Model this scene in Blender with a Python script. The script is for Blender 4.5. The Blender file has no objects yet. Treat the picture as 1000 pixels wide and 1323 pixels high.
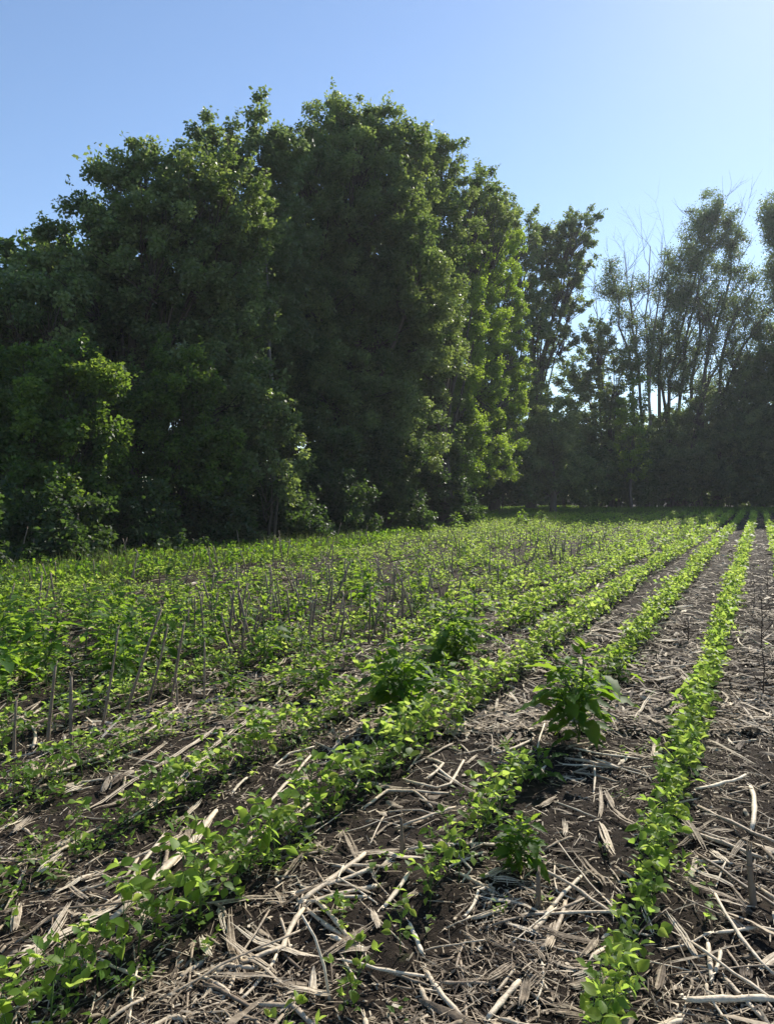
import bpy, math, random
import numpy as np

# ------------------------------------------------------------------ camera, sky, sun, exposure
sc = bpy.context.scene
COL = sc.collection
CAM_H = 1.55
F = 1000.0                      # focal length in photo pixels (photo is 1000 x 1323)
PITCH = math.atan(20.5 / F)
cam_d = bpy.data.cameras.new('camera'); cam = bpy.data.objects.new('camera', cam_d); COL.objects.link(cam)
cam_d.sensor_fit = 'HORIZONTAL'; cam_d.sensor_width = 36.0; cam_d.lens = 36.0
cam_d.clip_start = 0.05; cam_d.clip_end = 3000
cam.location = (0, 0, CAM_H); cam.rotation_euler = (math.pi / 2 - PITCH, 0, 0)
sc.camera = cam

SUN_AZ = math.radians(31)     # to the right of +Y
SUN_EL = math.radians(36)
world = bpy.data.worlds.new("World"); sc.world = world; world.use_nodes = True
wn = world.node_tree.nodes; wl = world.node_tree.links
wn.clear()
sky = wn.new('ShaderNodeTexSky'); sky.sky_type = 'NISHITA'; sky.sun_disc = False
sky.sun_elevation = SUN_EL; sky.sun_rotation = SUN_AZ
sky.altitude = 200; sky.air_density = 1.0; sky.dust_density = 0.16; sky.ozone_density = 2.8
bg = wn.new('ShaderNodeBackground'); bg.inputs[1].default_value = 0.115
wo = wn.new('ShaderNodeOutputWorld')
wl.new(sky.outputs[0], bg.inputs[0]); wl.new(bg.outputs[0], wo.inputs[0])

sun_d = bpy.data.lights.new('sun', 'SUN'); sun_d.energy = 5.0; sun_d.angle = math.radians(0.53)
sun_d.color = (1.0, 0.93, 0.82)
sun = bpy.data.objects.new('sun', sun_d); COL.objects.link(sun)
sun.rotation_euler = (math.pi / 2 - SUN_EL, 0, math.pi - SUN_AZ)
sun.location = (10, 20, 30)
vs = sc.view_settings
vs.view_transform = 'Standard'; vs.look = 'None'; vs.exposure = 0.6; vs.gamma = 1.0
sc.cycles.max_bounces = 9; sc.cycles.diffuse_bounces = 6; sc.cycles.glossy_bounces = 2
sc.cycles.transmission_bounces = 4; sc.cycles.transparent_max_bounces = 4
sc.cycles.use_denoising = True
sc.cycles.use_adaptive_sampling = True; sc.cycles.adaptive_threshold = 0.02

rng = np.random.default_rng(11)
random.seed(5)

# ------------------------------------------------------------------ coordinates
ROW_AZ = math.atan(0.482)
D = np.array([math.sin(ROW_AZ), math.cos(ROW_AZ)])      # along the crop rows
Nn = np.array([-math.cos(ROW_AZ), math.sin(ROW_AZ)])    # to the left of them
HOR = 641.0

def rowpt(u, v):
    return u * D[0] + v * Nn[0], u * D[1] + v * Nn[1]
def uv_of(x, y):
    return x * D[0] + y * D[1], x * Nn[0] + y * Nn[1]
def gp(px, py):                                          # ground point seen at a photo pixel
    z = CAM_H * F / (py - HOR)
    return (px - 500) / F * z, z
def project(x, y, z):
    return 500 + F * x / y, HOR - F * (z - CAM_H) / y

# ------------------------------------------------------------------ noise
def _hash(ix, iy, seed):
    h = (ix.astype(np.int64) * 374761393 + iy.astype(np.int64) * 668265263 + seed * 974634777) & 0xffffffff
    h = ((h ^ (h >> 13)) * 1274126177) & 0xffffffff
    return ((h ^ (h >> 16)) & 0xffff) / 65535.0
def noise(x, y, seed=0):
    x = np.asarray(x, float); y = np.asarray(y, float)
    ix = np.floor(x); iy = np.floor(y); fx = x - ix; fy = y - iy
    fx = fx * fx * (3 - 2 * fx); fy = fy * fy * (3 - 2 * fy)
    a = _hash(ix, iy, seed); b = _hash(ix + 1, iy, seed); c = _hash(ix, iy + 1, seed); d = _hash(ix + 1, iy + 1, seed)
    return (a + (b - a) * fx) * (1 - fy) + (c + (d - c) * fx) * fy
def sstep(a, b, x):
    t = np.clip((x - a) / (b - a), 0, 1); return t * t * (3 - 2 * t)
def ground_h(x, y):
    x = np.asarray(x, float); y = np.asarray(y, float)
    d = np.hypot(x, y)
    h = 0.05 * (noise(x * .45, y * .45, 1) - .5) + 0.035 * (noise(x * 1.9, y * 1.9, 2) - .5)
    h += 0.03 * (noise(x * 6, y * 6, 3) - .5) + 0.022 * (noise(x * 15, y * 15, 4) - .5) + 0.010 * (noise(x * 37, y * 37, 5) - .5)
    h *= sstep(500, 20, d)
    h += 0.38 * sstep(35, 75, y)
    return h

# ------------------------------------------------------------------ materials
def mat(name):
    m = bpy.data.materials.new(name); m.use_nodes = True; m.node_tree.nodes.clear()
    return m, m.node_tree.nodes, m.node_tree.links
def ramp(nd, stops):
    r = nd.new('ShaderNodeValToRGB')
    while len(r.color_ramp.elements) < len(stops): r.color_ramp.elements.new(0.5)
    for e, (p, c) in zip(r.color_ramp.elements, stops):
        e.position = p; e.color = (*c, 1)
    return r
def leaf_mat(name, cols, trans, tfac=0.45, rough=0.5, spec=0.4, tcol=None):
    """leaf: glossy top, light passes through; hue varies leaf by leaf with the 'tint' attribute"""
    m, nd, lk = mat(name)
    at = nd.new('ShaderNodeAttribute'); at.attribute_name = 'tint'
    n = len(cols); r = ramp(nd, [(i / (n - 1), c) for i, c in enumerate(cols)])
    lk.new(at.outputs['Fac'], r.inputs[0])
    r2 = ramp(nd, [(i / (len(trans) - 1), c) for i, c in enumerate(trans)])
    lk.new(at.outputs['Fac'], r2.inputs[0])
    p = nd.new('ShaderNodeBsdfPrincipled'); lk.new(r.outputs[0], p.inputs['Base Color'])
    p.inputs['Roughness'].default_value = rough; p.inputs['Specular IOR Level'].default_value = spec
    t = nd.new('ShaderNodeBsdfTranslucent'); lk.new(r2.outputs[0], t.inputs[0])
    mx = nd.new('ShaderNodeMixShader'); mx.inputs[0].default_value = tfac
    o = nd.new('ShaderNodeOutputMaterial')
    lk.new(p.outputs[0], mx.inputs[1]); lk.new(t.outputs[0], mx.inputs[2]); lk.new(mx.outputs[0], o.inputs[0])
    return m
def solid_mat(name, cols, rough=0.8, spec=0.2, scale=None, bump=0.0, stretch=(1, 1, 1)):
    m, nd, lk = mat(name)
    p = nd.new('ShaderNodeBsdfPrincipled'); p.inputs['Roughness'].default_value = rough
    p.inputs['Specular IOR Level'].default_value = spec
    o = nd.new('ShaderNodeOutputMaterial'); lk.new(p.outputs[0], o.inputs[0])
    at = nd.new('ShaderNodeAttribute'); at.attribute_name = 'tint'
    n = len(cols); r = ramp(nd, [(i / (n - 1), c) for i, c in enumerate(cols)])
    if scale:
        tc = nd.new('ShaderNodeTexCoord'); mp = nd.new('ShaderNodeMapping'); mp.inputs['Scale'].default_value = stretch
        lk.new(tc.outputs['Object'], mp.inputs[0])
        nz = nd.new('ShaderNodeTexNoise'); nz.inputs['Scale'].default_value = scale; nz.inputs['Detail'].default_value = 5
        lk.new(mp.outputs[0], nz.inputs['Vector'])
        ma = nd.new('ShaderNodeMath'); ma.operation = 'MULTIPLY_ADD'; ma.inputs[1].default_value = 0.7
        lk.new(nz.outputs[0], ma.inputs[0])
        mb = nd.new('ShaderNodeMath'); mb.operation = 'MULTIPLY_ADD'; mb.inputs[1].default_value = 0.8; mb.inputs[2].default_value = -0.25
        lk.new(at.outputs['Fac'], mb.inputs[0]); lk.new(mb.outputs[0], ma.inputs[2])
        lk.new(ma.outputs[0], r.inputs[0])
        if bump:
            b = nd.new('ShaderNodeBump'); b.inputs['Strength'].default_value = bump; b.inputs['Distance'].default_value = .01
            lk.new(nz.outputs[0], b.inputs['Height']); lk.new(b.outputs[0], p.inputs['Normal'])
    else:
        lk.new(at.outputs['Fac'], r.inputs[0])
    lk.new(r.outputs[0], p.inputs['Base Color'])
    return m

M = {}
M['soy'] = leaf_mat('soybean_leaf', [(.06, .14, .018), (.10, .20, .025), (.15, .25, .035)],
                    [(.26, .43, .06), (.43, .59, .09), (.58, .68, .14)], .58, .5, .25)
M['weed'] = leaf_mat('weed_leaf', [(.025, .075, .014), (.04, .11, .02), (.07, .15, .025)],
                     [(.16, .34, .02), (.30, .48, .035), (.44, .60, .06)], .52, .55, .15)
M['stem'] = leaf_mat('green_stem', [(.07, .13, .03), (.12, .19, .05)], [(.1, .2, .03), (.16, .26, .05)], .2, .5, .3)
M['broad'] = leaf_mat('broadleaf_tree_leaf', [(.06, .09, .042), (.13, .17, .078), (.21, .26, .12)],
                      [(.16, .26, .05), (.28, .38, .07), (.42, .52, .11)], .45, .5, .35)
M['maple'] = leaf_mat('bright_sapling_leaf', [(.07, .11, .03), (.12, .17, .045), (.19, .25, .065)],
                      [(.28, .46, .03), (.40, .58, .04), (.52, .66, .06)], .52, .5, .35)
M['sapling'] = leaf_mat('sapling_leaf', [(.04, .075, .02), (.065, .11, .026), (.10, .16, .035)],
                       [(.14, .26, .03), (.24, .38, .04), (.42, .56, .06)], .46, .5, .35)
M['willow'] = leaf_mat('pale_leaf', [(.07, .10, .045), (.10, .135, .06), (.14, .17, .085)],
                       [(.18, .28, .07), (.26, .36, .1), (.34, .44, .14)], .42, .45, .4)
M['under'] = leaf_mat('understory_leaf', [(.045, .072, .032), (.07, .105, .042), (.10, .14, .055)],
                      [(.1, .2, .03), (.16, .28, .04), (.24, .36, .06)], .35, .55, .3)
M['shade'] = leaf_mat('shade_tinted_shrub_leaf', [(.025, .045, .02), (.042, .068, .026), (.065, .095, .036)],
                      [(.08, .16, .025), (.13, .23, .035), (.2, .32, .05)], .35, .55, .3)  # darker copy of the understory leaf; shade is put into the colour
M['bark'] = solid_mat('bark', [(.035, .028, .022), (.09, .075, .06), (.16, .14, .12)], .9, .1, 9, .5, (1, 1, .25))
M['palebark'] = solid_mat('pale_bark', [(.1, .09, .075), (.2, .18, .16), (.32, .3, .27)], .85, .15, 9, .4, (1, 1, .25))
M['straw'] = solid_mat('dry_stalk', [(.06, .04, .026), (.24, .18, .12), (.54, .44, .31), (.78, .67, .50)], .62, .35, 45, .5, (1, 1, 1))
M['husk'] = solid_mat('dry_husk', [(.04, .028, .02), (.17, .13, .088), (.44, .36, .255), (.74, .64, .48)], .75, .2, 60, .35)
M['stub'] = solid_mat('standing_stalk', [(.09, .062, .042), (.22, .17, .12), (.42, .34, .25)], .7, .25, 30, .4, (1, 1, .3))
M['twig'] = solid_mat('dead_twig', [(.03, .02, .017), (.06, .045, .038), (.10, .08, .065)], .8, .2)
M['drygrass'] = solid_mat('dry_grass', [(.12, .11, .06), (.25, .22, .13), (.34, .3, .2)], .8, .2)

def soil_mat():
    m, nd, lk = mat('soil')
    tc = nd.new('ShaderNodeTexCoord')
    p = nd.new('ShaderNodeBsdfPrincipled'); p.inputs['Roughness'].default_value = .95; p.inputs['Specular IOR Level'].default_value = .12
    o = nd.new('ShaderNodeOutputMaterial'); lk.new(p.outputs[0], o.inputs[0])
    def nz(s, d, rough=.6):
        n = nd.new('ShaderNodeTexNoise'); n.inputs['Scale'].default_value = s; n.inputs['Detail'].default_value = d
        n.inputs['Roughness'].default_value = rough; lk.new(tc.outputs['Object'], n.inputs['Vector']); return n
    a = nz(30, 8, .7); b = nz(.8, 4)
    r = ramp(nd, [(.25, (.010, .008, .006)), (.5, (.025, .019, .014)), (.72, (.055, .043, .032))]); lk.new(a.outputs[0], r.inputs[0])
    r2 = ramp(nd, [(.35, (.75, .72, .7)), (.65, (1.15, 1.1, 1.05))]); lk.new(b.outputs[0], r2.inputs[0])
    mu = nd.new('ShaderNodeMix'); mu.data_type = 'RGBA'; mu.blend_type = 'MULTIPLY'; mu.inputs[0].default_value = 1
    lk.new(r.outputs[0], mu.inputs[6]); lk.new(r2.outputs[0], mu.inputs[7])
    g = nz(6, 5); rg = ramp(nd, [(.6, (0, 0, 0)), (.72, (.5, .5, .5))]); lk.new(g.outputs[0], rg.inputs[0])
    mg = nd.new('ShaderNodeMix'); mg.data_type = 'RGBA'; lk.new(rg.outputs[0], mg.inputs[0])
    lk.new(mu.outputs[2], mg.inputs[6]); mg.inputs[7].default_value = (.05, .06, .022, 1)     # thin algae / moss film
    lk.new(mg.outputs[2], p.inputs['Base Color'])
    c = nz(90, 6, .7); bu = nd.new('ShaderNodeBump'); bu.inputs['Strength'].default_value = .9; bu.inputs['Distance'].default_value = .012
    lk.new(c.outputs[0], bu.inputs['Height']); lk.new(bu.outputs[0], p.inputs['Normal'])
    return m
M['soil'] = soil_mat()

# ------------------------------------------------------------------ mesh accumulator
class Acc:
    def __init__(s): s.v = []; s.l = []; s.n = []; s.t = []; s.off = 0
    def add(s, verts, loops, sizes, tint):
        verts = np.asarray(verts, np.float32).reshape(-1, 3)
        s.v.append(verts); s.l.append(np.asarray(loops, np.int64).ravel() + s.off); s.n.append(np.asarray(sizes, np.int64).ravel())
        s.t.append(np.broadcast_to(np.asarray(tint, np.float32), (len(verts),)).astype(np.float32)); s.off += len(verts)
    def inst(s, tmpl, pos, R, tint):
        """tmpl=(verts k3, loops, sizes); pos n3; R n33 (columns = local axes, scaled); tint n"""
        tv, tl, ts = tmpl[:3]
        n = len(pos); k = len(tv)
        if n == 0: return
        V = np.einsum('nij,kj->nki', R, tv) + pos[:, None, :]
        L = (np.asarray(tl)[None, :] + (np.arange(n) * k)[:, None])
        tt = np.repeat(np.clip(tint, 0, 1), k)
        if len(tmpl) > 3: tt = np.clip(tt + np.tile(tmpl[3], n) - .5, 0, 1)
        s.add(V.reshape(-1, 3), L.ravel(), np.tile(ts, n), tt)
    def as_template(s):
        return (np.concatenate(s.v), np.concatenate(s.l), np.concatenate(s.n), np.concatenate(s.t))
    def mesh(s, name, material, smooth=True):
        me = bpy.data.meshes.new(name)
        V = np.concatenate(s.v); L = np.concatenate(s.l); N = np.concatenate(s.n); T = np.concatenate(s.t)
        me.vertices.add(len(V)); me.vertices.foreach_set('co', V.ravel())
        me.loops.add(len(L)); me.loops.foreach_set('vertex_index', L.astype(np.int32))
        me.polygons.add(len(N)); st = np.zeros(len(N), np.int32); st[1:] = np.cumsum(N)[:-1]
        me.polygons.foreach_set('loop_start', st)
        try: me.polygons.foreach_set('loop_total', N.astype(np.int32))
        except Exception: pass
        if smooth: me.polygons.foreach_set('use_smooth', np.ones(len(N), bool))
        at = me.attributes.new('tint', 'FLOAT', 'POINT'); at.data.foreach_set('value', T)
        me.materials.append(material); me.update(calc_edges=True); me.validate()
        return me
    def build(s, name, material, parent=None, smooth=True, loc=None):
        o = bpy.data.objects.new(name, s.mesh(name, material, smooth)); COL.objects.link(o)
        if parent: o.parent = parent
        if loc is not None: o.location = loc
        return o

def tube(acc, pts, radii, sides=5, tint=.5, cap=True, squash=1.0):
    pts = np.asarray(pts, float); k = len(pts); radii = np.broadcast_to(np.asarray(radii, float), (k,))
    d = np.gradient(pts, axis=0); d /= np.linalg.norm(d, axis=1)[:, None] + 1e-9
    ref = np.array([0, 0, 1.]) if abs(d[0][2]) < .8 else np.array([1., 0, 0])
    a = np.arange(sides) * 2 * math.pi / sides
    V = []
    for i in range(k):
        x = np.cross(ref, d[i]); x /= np.linalg.norm(x) + 1e-9; y = np.cross(d[i], x)
        V.append(pts[i] + radii[i] * (np.cos(a)[:, None] * x + squash * np.sin(a)[:, None] * y))
    V = np.concatenate(V); L = []; S = []
    for i in range(k - 1):
        for j in range(sides):
            j2 = (j + 1) % sides
            L += [i * sides + j, i * sides + j2, (i + 1) * sides + j2, (i + 1) * sides + j]; S.append(4)
    if cap:
        L += list(range(sides))[::-1]; S.append(sides); L += [(k - 1) * sides + j for j in range(sides)]; S.append(sides)
    acc.add(V, L, S, tint)

def unit(v): return v / (np.linalg.norm(v, axis=-1, keepdims=True) + 1e-9)
def frames(t, n, s):
    """columns: t (length axis, local x), b (local y), n (local z)"""
    t = unit(t); b = unit(np.cross(n, t)); n2 = np.cross(t, b)
    R = np.stack([t, b, n2], axis=-1); return R * np.asarray(s)[:, None, None]

def tag(o, label=None, cat=None, group=None, kind=None):
    if label: o['label'] = label
    if cat: o['category'] = cat
    if group: o['group'] = group
    if kind: o['kind'] = kind
    return o
def empty(name, loc, rz=0):
    o = bpy.data.objects.new(name, None); COL.objects.link(o); o.location = loc; o.rotation_euler = (0, 0, rz)
    o.empty_display_size = .1; return o
def copy_tree(o):
    c = o.copy(); COL.objects.link(c)
    for ch in o.children:
        d = ch.copy(); COL.objects.link(d); d.parent = c
    return c
ORD = ['first', 'second', 'third', 'fourth', 'fifth', 'sixth', 'seventh', 'eighth', 'ninth', 'tenth', 'eleventh', 'twelfth']
def ordn(i):
    if i < 12: return ORD[i]
    k = i + 1
    return f"{k}{'th' if 10 <= k % 100 <= 20 else {1: 'st', 2: 'nd', 3: 'rd'}.get(k % 10, 'th')}"

# ------------------------------------------------------------------ templates for leaves
DIAMOND = (np.array([[0, 0, 0], [.45, .3, .05], [1, 0, -.05], [.45, -.3, .05]], np.float32), [0, 1, 2, 3][::-1], [4])
FOLD = (np.array([[0, 0, 0], [.4, .34, .1], [1, 0, -.12], [.4, -.34, .1], [.5, 0, 0]], np.float32), [0, 4, 1, 4, 2, 1, 0, 3, 4, 4, 3, 2], [3, 3, 3, 3])
def ovate(width=.72, cup=.12, bend=.12, k=5, wpos=.42, wave=0.0):
    """a broad leaf with a folded midrib, length 1 along x"""
    xs = np.linspace(0, 1, k + 2); V = []; L = []; S = []
    def w(x): 
        p = math.log(.5) / math.log(wpos); return width / 2 * math.sin(math.pi * x ** p) ** (.8 if x < wpos else 1.2) if 0 < x < 1 else 0
    for i, x in enumerate(xs):
        z = -bend * x * x; V.append((x, 0, z))
    for sgn in (1, -1):
        for i in range(1, k + 1):
            x = xs[i]; V.append((x + .03, sgn * w(x), -bend * x * x + cup * w(x) * 2 + wave * (1 if i % 2 else -1) * .03))
    K = k + 2
    for si, sgn in enumerate((1, -1)):
        o = K + si * k
        f = [(0, 1, o)] if sgn > 0 else [(0, o, 1)]
        L += f[0]; S.append(3)
        for i in range(k - 1):
            q = (i + 1, i + 2, o + i + 1, o + i); q = q if sgn > 0 else q[::-1]
            L += q; S.append(4)
        q = (k, k + 1, o + k - 1); q = q if sgn > 0 else q[::-1]
        L += q; S.append(3)
    return (np.array(V, np.float32), L, S)
LEAFLET = ovate(.60, .22, .16)
LEAFLET2 = ovate(.78, .08, .2, 4)
WEEDLEAF = ovate(.44, .1, .25, 7, .36, 1.0)
WEEDLEAF2 = ovate(.52, .14, .38, 7, .38, 1.0)

def rz(a): c, s = math.cos(a), math.sin(a); return np.array([[c, -s, 0], [s, c, 0], [0, 0, 1.]])

# ------------------------------------------------------------------ ground
def axis(fine0, fine1, step, lo, hi, g=1.09):
    a = list(np.arange(fine0, fine1, step)); x = fine1; s = step
    while x < hi: a.append(x); s *= g; x += s
    a.append(hi); x = fine0; s = step; b = []
    while x > lo: s *= g; x -= s; b.append(max(x, lo))
    return np.array(sorted(set(b)) + a)
gx = axis(-3.2, 3.2, .02, -900, 900, 1.06); gy = axis(1.9, 7.0, .02, -60, 1500, 1.045)
X, Y = np.meshgrid(gx, gy); Z = ground_h(X, Y)
nx, ny = len(gx), len(gy)
idx = np.arange(nx * ny).reshape(ny, nx)
Q = np.stack([idx[:-1, :-1], idx[:-1, 1:], idx[1:, 1:], idx[1:, :-1]], -1).reshape(-1)
a = Acc(); a.add(np.stack([X.ravel(), Y.ravel(), Z.ravel()], -1), Q, np.full(len(Q) // 4, 4), .5)
ground = a.build('ground', M['soil']); tag(ground, 'dark brown crop field soil under the rows', None, None, 'structure')

# ------------------------------------------------------------------ soybean plants
def soy_plant(detail, r, size=1.0):
    """returns (stem Acc, foliage Acc); about 0.17 m tall"""
    st, fo = Acc(), Acc()
    h = r.uniform(.12, .18) * size; lean = r.uniform(-.2, .2, 2)
    top = np.array([lean[0] * h, lean[1] * h, h])
    if detail >= 2:
        tube(st, [(0, 0, -.02), top * .5 + (0.003, 0, 0), top], [.0028, .0023, .0015], 4, .4)
    nodes = [(.35, 2, True), (.6, 1, False), (.75, 1, False), (.85, 1, False), (.93, 1, False), (1.0, 1, False), (1.03, 1, False), (1.07, 1, False)]
    if detail < 1: nodes = nodes[0:1] + nodes[2:6:2]
    base_a = r.uniform(0, 6.28)
    for ni, (f, cnt, uni) in enumerate(nodes):
        for c in range(cnt):
            an = base_a + ni * 2.6 + c * math.pi + r.uniform(-.5, .5)
            o = top * f; ln = r.uniform(.04, .095) * size * (1.1 if not uni else .6)
            el = r.uniform(.35, 1.0) + (0.35 if ni > 3 else 0)
            dr = np.array([math.cos(an) * math.cos(el), math.sin(an) * math.cos(el), math.sin(el)])
            e = o + dr * ln
            if detail >= 2: tube(st, [o, o + dr * ln * .5 + (0, 0, .004), e], [.0014, .0012, .001], 3, .7, cap=False)
            sz = r.uniform(.034, .058) * size * (.8 if ni >= 4 else 1)
            tilt = r.uniform(-.45, .8)
            ks = (0, 1.9, -1.9) if not uni else (0,)
            if detail == 0: ks = (0, 2.0) if not uni else (0,)
            for kk in ks:
                aa = an + kk * r.uniform(.75, 1.0)
                te = tilt + r.uniform(-.35, .45)
                t = np.array([math.cos(aa) * math.cos(te), math.sin(aa) * math.cos(te), math.sin(te)])
                roll = r.uniform(-1.0, 1.0)
                side = np.array([-math.sin(aa), math.cos(aa), 0.])
                nn = np.cross(t, side); nn = nn if nn[2] > 0 else -nn
                nn = nn * math.cos(roll) + side * math.sin(roll)
                s = sz * r.uniform(.8, 1.1) * (1.6 if detail == 0 else 1.0)
                R = frames(t[None], nn[None], [s])
                tm = (LEAFLET if r.random() < .6 else LEAFLET2) if detail >= 2 else (FOLD if detail == 1 else DIAMOND)
                if detail < 2:
                    R = R * np.array([1, 1.25, 1])[None, None, :]
                fo.inst(tm, (e + (t * .006 if kk == 0 else 0))[None], R, np.array([r.uniform(.1, .9)]))
    return st, fo
r_ = np.random.default_rng(3)
SOY2 = [soy_plant(2, r_, r_.uniform(.85, 1.2)) for _ in range(26)]
SOY1 = [soy_plant(1, r_, 1.1) for _ in range(10)]
SOY0 = [soy_plant(0, r_, 1.15) for _ in range(8)]
T2 = [f.as_template() for _, f in SOY2]; T2s = [s.as_template() for s, _ in SOY2]
T1 = [f.as_template() for _, f in SOY1]; T0 = [f.as_template() for _, f in SOY0]

def in_view(x, y, pad=1.28, m=1.2): return (np.abs(x) < y * .5 * pad + m) & (y > .9)
def vmax(u): return 10.3 + 4.6 * sstep(15, 46, u)
ROW_V = [-0.39 + .753 * k for k in range(0, 21)]
plants = []          # (x, y, row, size)
for k, v in enumerate(ROW_V):
    u = -2.0
    rr = np.random.default_rng(100 + k)
    umax = 62 if k < 10 else 56
    while u < umax:
        d_est = max(2.0, u)
        u += (0.06 if d_est < 12 else .072) * rr.uniform(.6, 1.5)
        vv = v + rr.normal(0, (.018 if k < 3 else .03) + .0004 * d_est) + .05 * (noise(u * .12, k * 3.3, 9) - .5)
        x, y = rowpt(u, vv)
        if not in_view(x, y) or vv > vmax(u): continue
        n1 = float(noise(u * .9, k * 7.1, 12)); n2 = float(noise(u * .25, k * 5.3, 13))
        p = 1.0
        if k == 0: p = .0 if u < 4 else .5
        elif k == 2: p = (.18 + .6 * (n1 > .5)) if u < 5.4 else (.95 if n1 > .2 else .5)
        elif k == 3: p = 1.0 if n1 > .12 else .5
        elif k == 4: p = .95 if n1 > .33 else .12
        elif k == 5: p = .92 if n1 > .36 else .12
        elif k >= 6: p = .92 if n1 > (.46 if u < 22 else .3) else .15
        if rr.random() > p: continue
        sz = rr.uniform(.75, 1.18) * (.85 if (k == 2 and u < 5.4) else 1.0) * (1.12 if n1 > .6 else 1)
        sz *= (.88 if k == 5 else .78 if k > 5 else 1.04) * (.86 + .14 * float(sstep(2.2, 4.2, y)))
        plants.append((x, y, k, sz, u))
P = np.array([(p[0], p[1], p[3], p[4]) for p in plants]); PR = np.array([p[2] for p in plants])
PZ = ground_h(P[:, 0], P[:, 1])
ppx, ppy = project(P[:, 0], P[:, 1], PZ)
vis = (ppx > 5) & (ppx < 995) & (ppy < 1318) & (ppy > 600)
order = np.argsort(np.where(vis, P[:, 1] / P[:, 2], 1e9))
ind = set(order[:300].tolist())
# prototypes as thing > stem, foliage
def label_items(items):
    """items: dicts with 'desc', 'px', 'py'; same descriptions get an ordinal counted up from the bottom of the photo"""
    groups = {}
    for it in items: groups.setdefault(it['desc'], []).append(it)
    for desc, g in groups.items():
        g.sort(key=lambda i: -i['py'])
        for i, it in enumerate(g):
            if len(g) == 1: it['label'] = desc
            elif i == 0: it['label'] = desc + ', nearest one'
            else: it['label'] = f"{desc}, {ordn(i)} nearest"
ROWNAME = {0: 'at the right photo edge', 1: 'in the rightmost full row', 2: 'in the sparse second row from right',
           3: 'in the third row from right', 4: 'in the fourth row from right', 5: 'in the fifth row from right',
           6: 'in the sixth row from right', 7: 'in the seventh row from right', 8: 'in the eighth row from right'}
soy_me = []
for s, f in SOY2: soy_me.append((s.mesh('stem', M['stem']), f.mesh('foliage', M['soy'])))
items = []
for i in ind:
    k = int(PR[i]); sz = P[i, 2]
    look = 'big leafy' if sz > 1.12 else ('small' if sz < .85 else 'young')
    items.append(dict(i=i, px=ppx[i], py=ppy[i], desc=f"{look} soybean plant {ROWNAME.get(k, 'in a far left row')}"))
label_items(items)
for it in items:
    i = it['i']; vi = int(rng.integers(0, len(soy_me)))
    e = empty('soybean_plant', (P[i, 0], P[i, 1], PZ[i]), rng.uniform(0, 6.28)); e.scale = (P[i, 2],) * 3
    tag(e, it['label'], 'soybean plant', 'soybean plants growing in the near rows')
    for nm, me in zip(('stem', 'foliage'), soy_me[vi]):
        o = bpy.data.objects.new(nm, me); COL.objects.link(o); o.parent = e
rest = np.array([i for i in range(len(P)) if i not in ind])
acc = Acc()
dist = P[rest, 1]
def place(tmpls, sel, extra=1.0):
    if len(sel) == 0: return
    which = rng.integers(0, len(tmpls), len(sel))
    for w in range(len(tmpls)):
        s = sel[which == w]
        if len(s) == 0: continue
        an = rng.uniform(0, 6.28, len(s)); c, sn = np.cos(an), np.sin(an); R = np.zeros((len(s), 3, 3))
        R[:, 0, 0] = c; R[:, 0, 1] = -sn; R[:, 1, 0] = sn; R[:, 1, 1] = c; R[:, 2, 2] = 1
        R *= (P[s, 2] * extra)[:, None, None]; R[:, 2, :] *= rng.uniform(.8, 1.25, len(s))[:, None]
        acc.inst(tmpls[w], np.stack([P[s, 0], P[s, 1], PZ[s]], -1), R, np.clip(.5 + rng.normal(0, .12, len(s)), 0, 1))
place(T2, rest[dist < 7]); place(T1, rest[(dist >= 7) & (dist < 20)], 1.05); place(T0, rest[dist >= 20], 1.15)
o = acc.build('soybean_rows', M['soy']); tag(o, 'bright green soybean plants filling the rows out to the tree line', 'soybean crop', None, 'stuff')
acc = Acc()
sel = rest[dist < 7]
for s in sel:
    R = (rz(rng.uniform(0, 6.28)) * P[s, 2])[None]
    acc.inst(T2s[int(rng.integers(0, 26))], np.array([[P[s, 0], P[s, 1], PZ[s]]]), R, np.array([.5]))
if len(sel):
    o = acc.build('soybean_stems', M['stem']); tag(o, 'thin green stems under the soybean leaves in the rows', 'soybean crop', None, 'stuff')

# ------------------------------------------------------------------ low ground-cover weeds between the left rows
def seedling(r):
    f = Acc(); n = r.integers(5, 10)
    for i in range(n):
        an = r.uniform(0, 6.28); el = r.uniform(-.1, 1.0); h = r.uniform(.01, .07)
        t = np.array([math.cos(an) * math.cos(el), math.sin(an) * math.cos(el), math.sin(el)])
        nn = unit(np.array([r.uniform(-.4, .4), r.uniform(-.4, .4), 1.]))
        f.inst(FOLD, np.array([[r.uniform(-.03, .03), r.uniform(-.03, .03), h]]), frames(t[None], nn[None], [r.uniform(.018, .038)]), np.array([r.uniform(0, .9)]))
    return f.as_template()
SEED = [seedling(r_) for _ in range(12)]
acc = Acc()
N = 150000
yy = 1.5 + 58 * rng.random(N) ** 1.7; xx = (rng.random(N) * 2 - 1) * (yy * .62 + 1)
u, v = uv_of(xx, yy)
pt = noise(xx * 1.1, yy * 1.1, 31); p2 = noise(xx * .35, yy * .35, 32)
rowd = np.abs(((v + .39) / .753 + .5) % 1 - .5) * .753
prob = sstep(2.6, 7.5, v + 2.2 * (p2 - .5)) * .55 * sstep(.46, .68, pt) + .05 * (pt > .62)
prob += .8 * sstep(1.3, 2.4, v) * sstep(.24, .10, rowd) * (.4 + .6 * sstep(.3, .5, pt))
prob *= .22 + .6 * sstep(8, 11, v)
prob += .6 * sstep(-.5, 1., v - vmax(u)) + .25 * sstep(45, 58, yy)
keep = (rng.random(N) < prob) & (v < 19) & (v > -8)
xx, yy = xx[keep], yy[keep]; zz = ground_h(xx, yy)
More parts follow.
